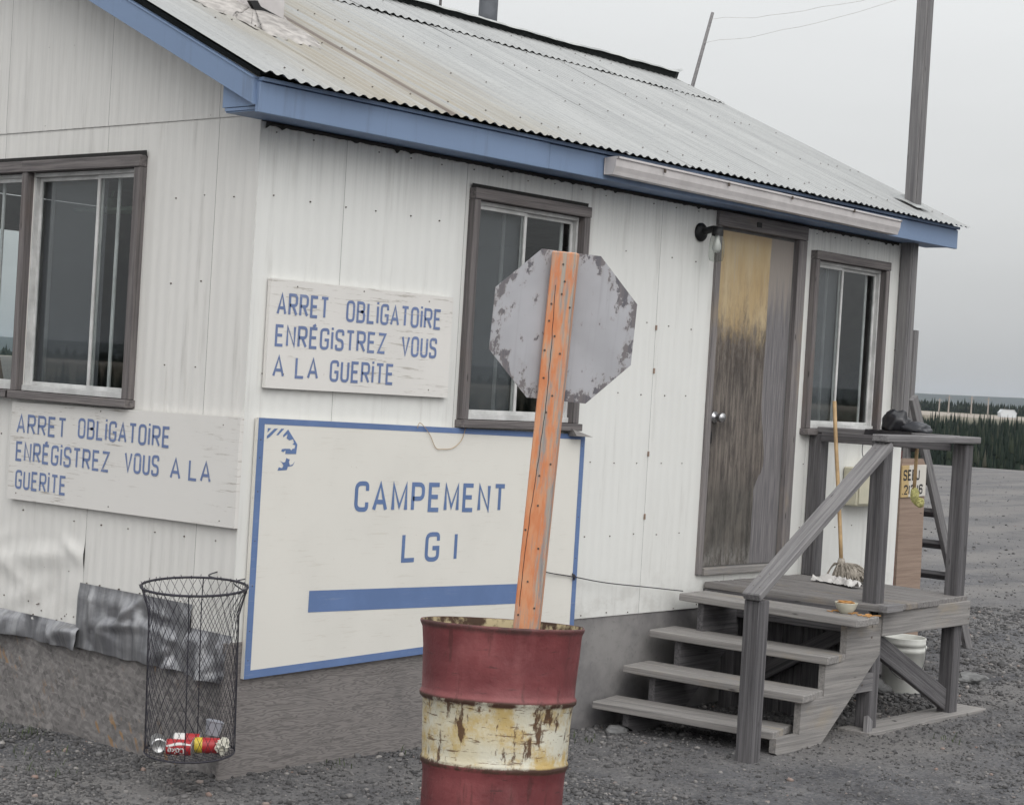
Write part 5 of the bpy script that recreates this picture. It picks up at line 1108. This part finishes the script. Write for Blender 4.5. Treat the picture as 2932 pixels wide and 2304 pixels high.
# black bag on the rail
t = thing('plastic_bag', (4.70, -0.66, 0.86), 'crumpled black plastic bag lying on the porch rail', 'bag')
bb = lump((4.705, -0.575, 0.905), (0.066, 0.098, 0.098), 1.0, amp=0.30, freq=1.8, fold=0.45); bb.v = [(x, y, max(z, 0.860+0.002*random.random())) for x, y, z in bb.v]; bb.build('bundle', M['bag'], t, smooth=True)
bb = lump((4.705, -0.70, 0.882), (0.052, 0.115, 0.048), 5.0, amp=0.25, freq=2.2, fold=0.4); bb.v = [(x, y, max(z, 0.860+0.002*random.random())) for x, y, z in bb.v]; bb.build('tail', m_flat('grey_film', (0.075, 0.078, 0.088), 0.35, var=0.3, spec=0.5), t, smooth=True)
bb = MB(); n = 14
for i in range(n+1):
    y = -0.40-0.32*i/n; bb.v += [(4.640, y, 0.861+0.006*mnoise.noise((y*30, 0, 0))), (4.628, y, 0.822+0.015*mnoise.noise((y*20, 4, 0))), (4.70, y, 0.863)]
for i in range(n): bb.f += [(3*i, 3*i+1, 3*i+4, 3*i+3), (3*i+2, 3*i, 3*i+3, 3*i+5)]; bb.mi += [0, 0]
bb.build('flap', M['bag'], t)
# cloth, bowl with noodles, bucket
bb = MB(); n, m = 26, 9; c0_, c1_ = Vector((4.36, -0.27, 0)), Vector((4.33, -0.62, 0)); dv = (c1_-c0_); nv = Vector((-dv.y, dv.x, 0)).normalized()
for i in range(n+1):
    f_ = i/n; wd_ = 0.028+0.024*abs(math.sin(f_*4.3))
    for j in range(m+1):
        g_ = j/m-0.5; p = c0_+dv*f_+nv*(g_*2*wd_+0.03*math.sin(f_*5)); h = DZ+0.004+0.062*max(0, mnoise.noise((f_*7, g_*4, 2))+0.35)*(1-abs(g_)*1.4)*sstep(0.5, 0.3, abs(g_))+0.018*abs(mnoise.noise((f_*16, g_*9, 5)))
        bb.v.append((p.x, p.y, h))
for i in range(n):
    for j in range(m): a_ = i*(m+1)+j; bb.f.append((a_, a_+1, a_+m+2, a_+m+1)); bb.mi.append(0)
tag(bb.build('rag', M['cloth'], smooth=True), 'crumpled white cloth lying on the porch deck', 'cloth')
BC = Vector((3.475, -1.03, -0.131))
t = thing('food_bowl', tuple(BC), 'small cream bowl of orange noodles on the top stair', 'bowl')
b = MB(); b.lathe([(0.0, 0.002), (0.028, 0.0), (0.034, 0.004), (0.052, 0.028), (0.062, 0.056), (0.0635, 0.060), (0.061, 0.060), (0.055, 0.040), (0.03, 0.012), (0.0, 0.010)], Matrix.Translation(BC), 28); b.build('dish', M['bowl'], t, smooth=True)
bb = MB()
for k in range(26):
    a = random.uniform(0, 6.28); pts_ = [BC+Vector((0.05*math.cos(a+q*0.8)*random.uniform(.4, 1), 0.05*math.sin(a+q*0.8)*random.uniform(.4, 1), 0.052+0.014*random.random())) for q in range(4)]; bb.tube(curve_pts(pts_, 4), 0.0024, 4)
for k in range(22):
    p = BC+Vector((random.uniform(-.05, .05), random.uniform(-.16, .14), 0.004)); d_ = random.uniform(0, 6.28); bb.tube(curve_pts([p, p+Vector((.02*math.cos(d_), .02*math.sin(d_), .002)), p+Vector((.045*math.cos(d_+.6), .045*math.sin(d_+.6), 0))], 4), 0.0022, 4)
bb.build('noodles', M['noodle'], t, kind='stuff')
UB = Vector((5.16, -0.47, -0.80))
t = thing('plastic_bucket', tuple(UB), 'white plastic bucket standing under the porch', 'bucket')
b = MB(); b.lathe([(0.0, 0.0), (0.118, 0.0), (0.122, 0.01), (0.132, 0.26), (0.137, 0.262), (0.1375, 0.285), (0.134, 0.287), (0.1345, 0.305), (0.139, 0.307), (0.1395, 0.328), (0.1365, 0.330), (0.141, 0.352), (0.138, 0.356), (0.134, 0.352), (0.128, 0.25), (0.118, 0.012), (0, 0.01)], Matrix.Translation(UB), 40); b.build('pail', M['white_plastic'], t, smooth=True)
b = MB(); b.tube([UB+Vector((0.142*math.cos(a)*rt.x+0.142*math.sin(a)*(-fw.x)*0.98, 0.142*math.cos(a)*rt.y+0.142*math.sin(a)*(-fw.y)*0.98, 0.30-0.20*math.sin(a))) for a in [math.pi*k/20 for k in range(21)]], 0.002, 5); b.build('bail_handle', M['wire'], t)
b = MB(); q = [UB+Vector((-fx*0.1285+rx*a)) + Vector((0, 0, z)) for a, z in ((-.025, .16), (.015, .16), (.015, .20), (-.025, .20))]; b.add([tuple(p-fx*0.006) for p in q], [(0, 1, 2, 3)]); b.build('label_patch', M['plastic_tub'], t)
UB2 = Vector((5.62, -0.26, -0.80))
b = MB(); b.lathe([(0.0, 0.0), (0.10, 0.0), (0.112, 0.22), (0.116, 0.224), (0.116, 0.24), (0.108, 0.24), (0.10, 0.02), (0, 0.02)], Matrix.Translation(UB2), 28); tag(b.build('plastic_pail', M['white_plastic'], smooth=True), 'smaller white pail behind the bucket under the porch', 'bucket')
for (x, y, s_, nm) in ((5.05, -0.35, 0.12, 'flat grey rock on the ground under the porch brace'), (6.02, -0.52, 0.10, 'pinkish rock on the gravel beside the bucket'), (2.60, 0.02-0.20, 0.06, 'small rock on the gravel at the foot of the stairs')):
    bb = lump((x, y, ground_z(x, y)+s_*0.15), (s_*1.3, s_, s_*0.5), x*3, amp=0.35, freq=1.3, fold=0.2); tag(bb.build('rock', M['rock']), nm, 'rock')

# ------------------------------------------------------------------ poles, wires
t = thing('timber_pole', (5.675, -0.04, 0.84), 'tall square timber pole through the eave at the right end of the house', 'pole')
board('timber', (5.674, -0.048, 0.80), (5.674, -0.048, 5.6), 0.080, 0.080, M['wood'], t, upv=(0, -1, 0), c=0.004)
board('facing_strip', (5.68, -0.0905, 0.80), (5.68, -0.0905, 5.6), 0.068, 0.006, M['wood'], t, upv=(0, -1, 0), c=0.001)
for z in (1.06, 1.86, 2.75): b = MB(); b.tube([(5.635, -0.05, z), (5.735, -0.05, z)], 0.006, 6); b.tube([(5.725, -0.05, z), (5.738, -0.05, z)], 0.012, 6); b.build('bolt', M['wire'], t)
b = MB(); b.add([(5.60, -0.13, roof_z(-.13)+.02), (5.78, -0.13, roof_z(-.13)+.03), (5.79, 0.06, roof_z(.06)+.05), (5.60, 0.06, roof_z(.06)+.02), (5.72, 0.02, roof_z(.02)+.06)], [(0, 1, 4), (1, 2, 4), (2, 3, 4), (3, 0, 4)]); b.build('pole_collar', M['ridge'], t)
# leaning pole behind the house and the two wires to the timber pole
lp0, lp1 = Vector((6.20, 3.2, -0.80)), Vector((7.40, 3.2, 4.36))
def lean_at(z): 
    # two measured points on the plane y = 3.2
    a_, c_ = Vector((7.54, 3.2, 3.618)), Vector((7.783, 3.2, 4.328)); return a_+(c_-a_)*((z-a_.z)/(c_.z-a_.z))
t = thing('leaning_pole', tuple(lean_at(-0.8)), 'thin leaning pole standing up behind the roof', 'pole')
b = MB(); b.tube([lean_at(-0.8), lean_at(1.5), lean_at(3.6), lean_at(4.33)], [0.022, 0.020, 0.017, 0.014], 8); b.build('shaft', M['wood'], t, smooth=True)
for k, (z0_, z1_) in enumerate(((4.27, 3.83), (4.05, 3.79))):
    p0 = lean_at(z0_); p1 = Vector((5.655, -0.06, z1_)); pts_ = []
    for i in range(13): f_ = i/12; pts_.append(p0.lerp(p1, f_)+Vector((0, 0, -0.05*math.sin(math.pi*f_)+0.02*mnoise.noise((f_*6, k, 0)))))
    b = MB(); b.tube(pts_, 0.0013, 4); tag(b.build('wire', m_flat('pale_wire%d' % k, (0.60, 0.57, 0.52), 0.6)), ('upper' if k == 0 else 'lower')+' thin pale wire from the leaning pole to the timber pole', 'wire', 'wires over the roof')
def ray_y(px, py, y):
    d = fw+r2*((px-1466)/5259.69)-u2*((py-1152)/5259.69); k = (y-CAM.y)/d.y; return CAM+d*k
# stove pipe and antenna rod on the far slope
p = ray_y(1396, 60, 2.9); b = MB(); b.tube([(p.x, 2.9, 3.1), (p.x, 2.9, 4.8)], 0.070, 20); tag(b.build('stove_pipe', m_flat('grey_pipe', (0.17, 0.18, 0.20), 0.6), smooth=True), 'grey stove pipe rising behind the roof ridge', 'pipe')
p = ray_y(1261, 10, 2.7); b = MB(); b.tube([(p.x, 2.7, 3.2), (p.x, 2.7, 4.6)], 0.010, 6); tag(b.build('antenna_rod', M['casing'], smooth=True), 'thin brown rod behind the ridge, left of the stove pipe', 'rod')

# ------------------------------------------------------------------ beside the east end: number board, plank, ladder
t = thing('number_board', (6.40, 0.2, -0.82), 'tan plywood board carrying the SEBJ number plate, beyond the porch', 'board')
b = MB(); b.prism([(6.235, -0.90), (6.59, -0.90), (6.545, 0.60), (6.50, 0.648), (6.215, 0.648), (6.20, 0.60)], 'y', 0.20, 0.218); b.build('plank', M['board_tan'], t)
Wn = Matrix.Translation((6.365, 0.188, 0.49)) @ Matrix.Rotation(R(-1.5), 4, 'Y')
b = MB(); b.cbox(-0.172, 0.172, 0.0, 0.010, -0.112, 0.112, 0.001); b.build('number_plate', M['number_plate'], t, Wn, local=True)
for word, a, c, z0, z1 in (('SEBJ', -.155, .075, .005, .082), ('.212.16', -.165, .125, -.095, -.025)):
    bb = word_mesh(MB(), word, a, c, z0, z1, lambda u, z, d: tuple(Wn @ Vector((u, -d, z))), stroke=0.17); bb.build('lettering', M['ink_black'], t)
t = thing('wooden_plank', (6.7, 0.48, -0.82), 'upright grey and red plank behind the timber pole', 'plank')
board('plank', (6.64, 0.42, -0.85), (6.66, 0.42, 1.57), 0.055, 0.04, M['wood'], t, upv=(0, -1, 0)); board('red_strip', (6.83, 0.55, -0.85), (6.845, 0.55, 1.42), 0.13, 0.02, M['red_plank'], t, upv=(0, -1, 0))
t = thing('wooden_ladder', (7.3, 0.5, -0.82), 'dark wooden ladder leaning on the far end of the house', 'ladder')
for y in (0.30, 0.74): board('stile', (7.60, y, -0.86), (6.477, y, 1.08), 0.085, 0.036, M['wood'] if y < .5 else M['wood_dark'], t, upv=(0, -1, 0))
for z in (0.72, 0.48, 0.24, 0.0, -0.24, -0.50):
    x = 7.60+(6.10-7.60)*(z+0.86)/2.59; board('rung', (x, 0.30, z), (x, 0.74, z), 0.085, 0.034, M['wood_dark'], t, upv=(0.5, 0, 0.87))

# ------------------------------------------------------------------ vehicle seen through the house windows
t = thing('parked_truck', (12.2, 20.0, -0.8), 'dark brown pickup truck parked behind the house', 'truck')
Wv = Matrix.Translation((12.4, 21.5, ground_z(12, 20))) @ Matrix.Rotation(R(140), 4, 'Z')
def lbox(*a, c=0.05): b_ = MB(); b_.cbox(*a, c); return b_
lbox(-2.5, 2.5, -0.95, 0.95, 0.45, 1.05, c=0.10).build('body', M['car_paint'], t, Wv, local=True)
b = MB(); b.prism([(-0.6, 1.05), (1.35, 1.05), (0.85, 1.72), (-0.45, 1.75)], 'y', -0.86, 0.86); b.build('cab', M['car_paint'], t, Wv, local=True)
for yy in (-0.865, 0.865):
    b = MB(); b.prism([(-0.45, 1.12), (1.1, 1.12), (0.78, 1.62), (-0.36, 1.64)], 'y', yy-0.006, yy+0.006); b.build('side_window', M['glass'], t, Wv, local=True)
for xx in (-1.6, 1.6):
    for yy in (-0.92, 0.92): b = MB(); b.lathe([(0, -.11), (.36, -.11), (.38, -.06), (.38, .06), (.36, .11), (0, .11)], Matrix.Translation((xx, yy, 0.38)) @ Matrix.Rotation(R(90), 4, 'X'), 20); b.build('wheel', M['tyre'], t, Wv, local=True)

# ------------------------------------------------------------------ far things: utility poles, shed
def at(px, py, dist):
    d = fw+r2*((px-1466)/5259.69)-u2*((py-1152)/5259.69); d = d/math.hypot(d.x, d.y); return CAM+d*dist
for i, (px, top, lab) in enumerate(((2690, 1140, 'leftmost and shortest pale utility pole on the far field'), (2717, 1132, 'second pale utility pole from the left on the far field'), (2782, 1134, 'third pale utility pole from the left on the far field'), (2830, 1138, 'rightmost faint utility pole on the far field'))):
    dist = (905, 900, 900, 960)[i]; q = at(px, 1150, dist); z0_ = ground_z(q.x, q.y); zt_ = at(px, top, dist).z
    t = thing('utility_pole', (q.x, q.y, z0_), lab, 'pole', 'utility poles on the field')
    b = MB(); b.tube([(q.x, q.y, z0_-1), (q.x+0.1, q.y, zt_)], [0.42, 0.30], 8); b.build('shaft', M['pole_wood'], t)
    b = MB(); b.tube([(q.x-0.9, q.y+1.2, zt_-1.0), (q.x+0.9, q.y-1.2, zt_-1.0)], 0.12, 6); b.build('crossarm', M['pole_wood'], t)
q = at(2884, 1178, 820); zg = ground_z(q.x, q.y); t = thing('far_shed', (q.x, q.y, zg), 'small white shed on the far cleared field', 'shed')
Ws = Matrix.Translation((q.x, q.y, zg-0.2)) @ Matrix.Rotation(R(-52), 4, 'Z')
b = MB(); b.prism([(-3.4, 0), (3.4, 0), (3.4, 2.0), (2.3, 3.4), (-2.3, 3.4), (-3.4, 2.0)], 'y', -3.0, 3.0); b.build('walls', M['far_white'], t, Ws, local=True)
b = MB(); b.prism([(-3.6, 1.95), (-3.5, 1.9), (-2.4, 3.43), (2.4, 3.43), (3.5, 1.9), (3.6, 1.95), (2.4, 3.6), (-2.4, 3.6)], 'y', -3.2, 3.2); b.build('roof', M['far_white'], t, Ws, local=True)

# ------------------------------------------------------------------ spruce woods (one mass, far off)
def spruces(n, az0, az1, r0, r1, h0, h1, tiers=5, sides=5, rad=(0.45, 0.85), sink=None):
    az = rng.uniform(az0, az1, n); rr = np.sqrt(rng.uniform(r0*r0, r1*r1, n)); X = CAM.x+rr*np.cos(az); Y = CAM.y+rr*np.sin(az)
    Z = np.array([ground_z(a, c) for a, c in zip(X, Y)]); H = rng.uniform(h0*0.6, h1, n)*np.where(rng.random(n) > .88, 1.3, 1.0); Rd = rng.uniform(rad[0], rad[1], n)
    Vs, Fs, base = [], [], 0
    for t_ in range(tiers):
        f0 = 0.04+0.86*t_/tiers; f1 = min(1.0, f0+1.55/tiers); rt_ = (1-f0*0.92)*Rd
        ang = rng.uniform(0, 6.28, (n, 1))+np.arange(sides)[None, :]*2*np.pi/sides; jr = rt_[:, None]*rng.uniform(0.55, 1.25, (n, sides))
        ring = np.stack([X[:, None]+jr*np.cos(ang), Y[:, None]+jr*np.sin(ang), (Z+f0*H)[:, None]+rng.uniform(-.25, .05, (n, sides))*np.minimum(1, H[:, None]/8)], -1)
        tip = np.stack([X, Y, Z+f1*H], -1)[:, None, :]; vv = np.concatenate([ring, tip], 1).reshape(-1, 3)
        k = np.arange(n)[:, None]*(sides+1)+base; i = np.arange(sides)
        ff = np.stack([k+i[None], k+((i+1) % sides)[None], np.broadcast_to(k+sides, (n, sides))], -1).reshape(-1, 3); Vs.append(vv); Fs.append(ff); base += n*(sides+1)
    return np.concatenate(Vs), np.concatenate(Fs)
def woods(name, label, parts):
    Vs, Fs, o_ = [], [], 0
    for (v_, f_) in parts: Vs.append(v_); Fs.append(f_+o_); o_ += len(v_)
    return tag(mesh_np(name, np.concatenate(Vs), np.concatenate(Fs), M['spruce']), label, 'forest', kind='stuff')
woods('spruce_forest', 'dark spruce forest beyond the gravel yard', [spruces(14000, R(18), R(38), 160, 520, 5.0, 7.6), spruces(2500, R(18), R(38), 520, 600, 3.5, 5.5, 4), spruces(7000, R(38), R(378), 190, 420, 5, 7.6, 3, 4, (0.7, 1.3))])
woods('far_treeline', 'far dark line of spruces behind the cleared field', [spruces(4200, R(18), R(38), 1080, 1500, 5.0, 7.5, 3, 4, (1.0, 1.8)), spruces(4500, R(38), R(378), 1080, 1400, 5.5, 7.5, 2, 4, (1.6, 3))])
woods('spruce_stand', 'stand of young spruces west of the house', [spruces(260, R(105), R(165), 120, 190, 6.0, 9.5, 7, 6, (0.9, 1.4))])

# ------------------------------------------------------------------ loose gravel in view
phi = (1+5**.5)/2; ico = np.array([(-1, phi, 0), (1, phi, 0), (-1, -phi, 0), (1, -phi, 0), (0, -1, phi), (0, 1, phi), (0, -1, -phi), (0, 1, -phi), (phi, 0, -1), (phi, 0, 1), (-phi, 0, -1), (-phi, 0, 1)])/1.902
icf = np.array([(0, 11, 5), (0, 5, 1), (0, 1, 7), (0, 7, 10), (0, 10, 11), (1, 5, 9), (5, 11, 4), (11, 10, 2), (10, 7, 6), (7, 1, 8), (3, 9, 4), (3, 4, 2), (3, 2, 6), (3, 6, 8), (3, 8, 9), (4, 9, 5), (2, 4, 11), (6, 2, 10), (8, 6, 7), (9, 8, 1)])
NS = 620000; sx_ = rng.uniform(-3.5, 14, NS); sy_ = rng.uniform(-6, 3.0, NS)
dx_, dy_ = sx_-CAM.x, sy_-CAM.y; dep = dx_*math.cos(YAW)+dy_*math.sin(YAW); lat = dx_*rt.x+dy_*rt.y
keep = (dep > 6.3) & (dep < 17) & (np.abs(lat) < dep*0.33+0.5) & (rng.random(NS) < np.clip((9.0/dep)**2.2, 0, 1))
keep &= ~((sx_ > 0.0) & (sy_ > 0.0) & (sx_ < LEN+0.02)); dn = np.array([mnoise.noise((a*0.55, c*0.9, 11)) for a, c in zip(sx_[keep], sy_[keep])]); sx_, sy_, dep = sx_[keep], sy_[keep], dep[keep]; k2 = rng.random(len(dn)) < np.clip((0.62+1.1*dn+0.3*(sx_ < 1.5))*np.where((sx_ > 1.5) & (sy_ < -1.0), 0.62, 1.0), 0.06, 1); sx_, sy_, dep = sx_[k2], sy_[k2], dep[k2]
sx_, sy_, dep = sx_[:72000], sy_[:72000], dep[:72000]; 
# coarser, sparser stones farther out across the yard
NF = 7000; fr_ = np.exp(rng.uniform(math.log(14.5), math.log(52), NF)); fa_ = rng.uniform(R(18), R(36), NF); fxx, fyy = CAM.x+fr_*np.cos(fa_), CAM.y+fr_*np.sin(fa_); ok_ = (fxx > 6.6)
sx_, sy_, dep = np.concatenate([sx_, fxx[ok_]]), np.concatenate([sy_, fyy[ok_]]), np.concatenate([dep, fr_[ok_]]); n = len(sx_)
sz_ = np.array([ground_z(a, c) for a, c in zip(sx_, sy_)]); size = 0.0032+0.0055*rng.random(n)**2+0.014*rng.random(n)**10; size *= np.clip(dep/9, 0.9, 1.35)*np.where((sx_ > 1.5) & (sy_ < -0.8), 0.72, 1.0)
scl = size[:, None]*rng.uniform(0.65, 1.35, (n, 3)); scl[:, 2] *= 0.7; th = rng.uniform(0, 6.28, n)
vv = ico[None]*scl[:, None, :]*rng.uniform(0.68, 1.28, (n, 12, 1)); cx_, sx2 = np.cos(th)[:, None], np.sin(th)[:, None]
VV = np.stack([vv[..., 0]*cx_-vv[..., 1]*sx2+sx_[:, None], vv[..., 0]*sx2+vv[..., 1]*cx_+sy_[:, None], vv[..., 2]+sz_[:, None]+size[:, None]*0.25], -1).reshape(-1, 3)
FF = (icf[None]+(np.arange(n)*12)[:, None, None]).reshape(-1, 3)
tag(mesh_np('loose_gravel', VV, FF, M['stone']), 'loose grey gravel stones scattered over the yard', 'gravel', kind='stuff')

# sparse weeds at the foot of the walls
bb = MB()
for (wx_, wy_, k_) in ((-0.22, 1.25, 26), (-0.35, 0.85, 18), (-0.12, 1.62, 20), (-0.55, 0.55, 14), (0.55, -0.10, 12), (1.05, -0.07, 10), (2.25, -0.22, 16), (3.9, -1.45, 14), (1.9, -0.35, 10)):
    for k in range(k_):
        x, y = wx_+random.gauss(0, .07), wy_+random.gauss(0, .07)
        if x > -0.02 and y > -0.03: continue
        z = ground_z(x, y); h_ = random.uniform(.015, .05); a = random.uniform(0, 6.28); l_ = random.uniform(.3, 1.0)*h_; w_ = .0022
        ca, sa = math.cos(a), math.sin(a); bb.add([(x-sa*w_, y+ca*w_, z), (x+sa*w_, y-ca*w_, z), (x+ca*l_*.4+sa*w_, y+sa*l_*.4-ca*w_, z+h_*.7), (x+ca*l_*.4-sa*w_, y+sa*l_*.4+ca*w_, z+h_*.7), (x+ca*l_, y+sa*l_, z+h_)], [(0, 1, 2, 3), (3, 2, 4)])
tag(bb.build('weeds', m_flat('weed_leaf', (0.055, 0.075, 0.030), 0.8)), 'sparse low weeds at the foot of the walls', 'weeds', kind='stuff')

# ------------------------------------------------------------------ hazy air
b = MB(); b.box(-9800, 9800, -9800, 9800, -14, 110); hz = b.build('haze', None, kind='stuff'); hz.data.materials.clear()
hm = bpy.data.materials.new('hazy_air'); hm.use_nodes = True; hm.node_tree.nodes.clear(); ho = hm.node_tree.nodes.new('ShaderNodeOutputMaterial'); pv = hm.node_tree.nodes.new('ShaderNodeVolumePrincipled')
pv.inputs['Color'].default_value = (0.80, 0.88, 1.0, 1); pv.inputs['Density'].default_value = 4.0e-5; pv.inputs['Anisotropy'].default_value = 0.2
hm.node_tree.links.new(pv.outputs[0], ho.inputs['Volume']); hz.data.materials.append(hm); tag(hz, 'pale blue haze in the distant air', 'haze')
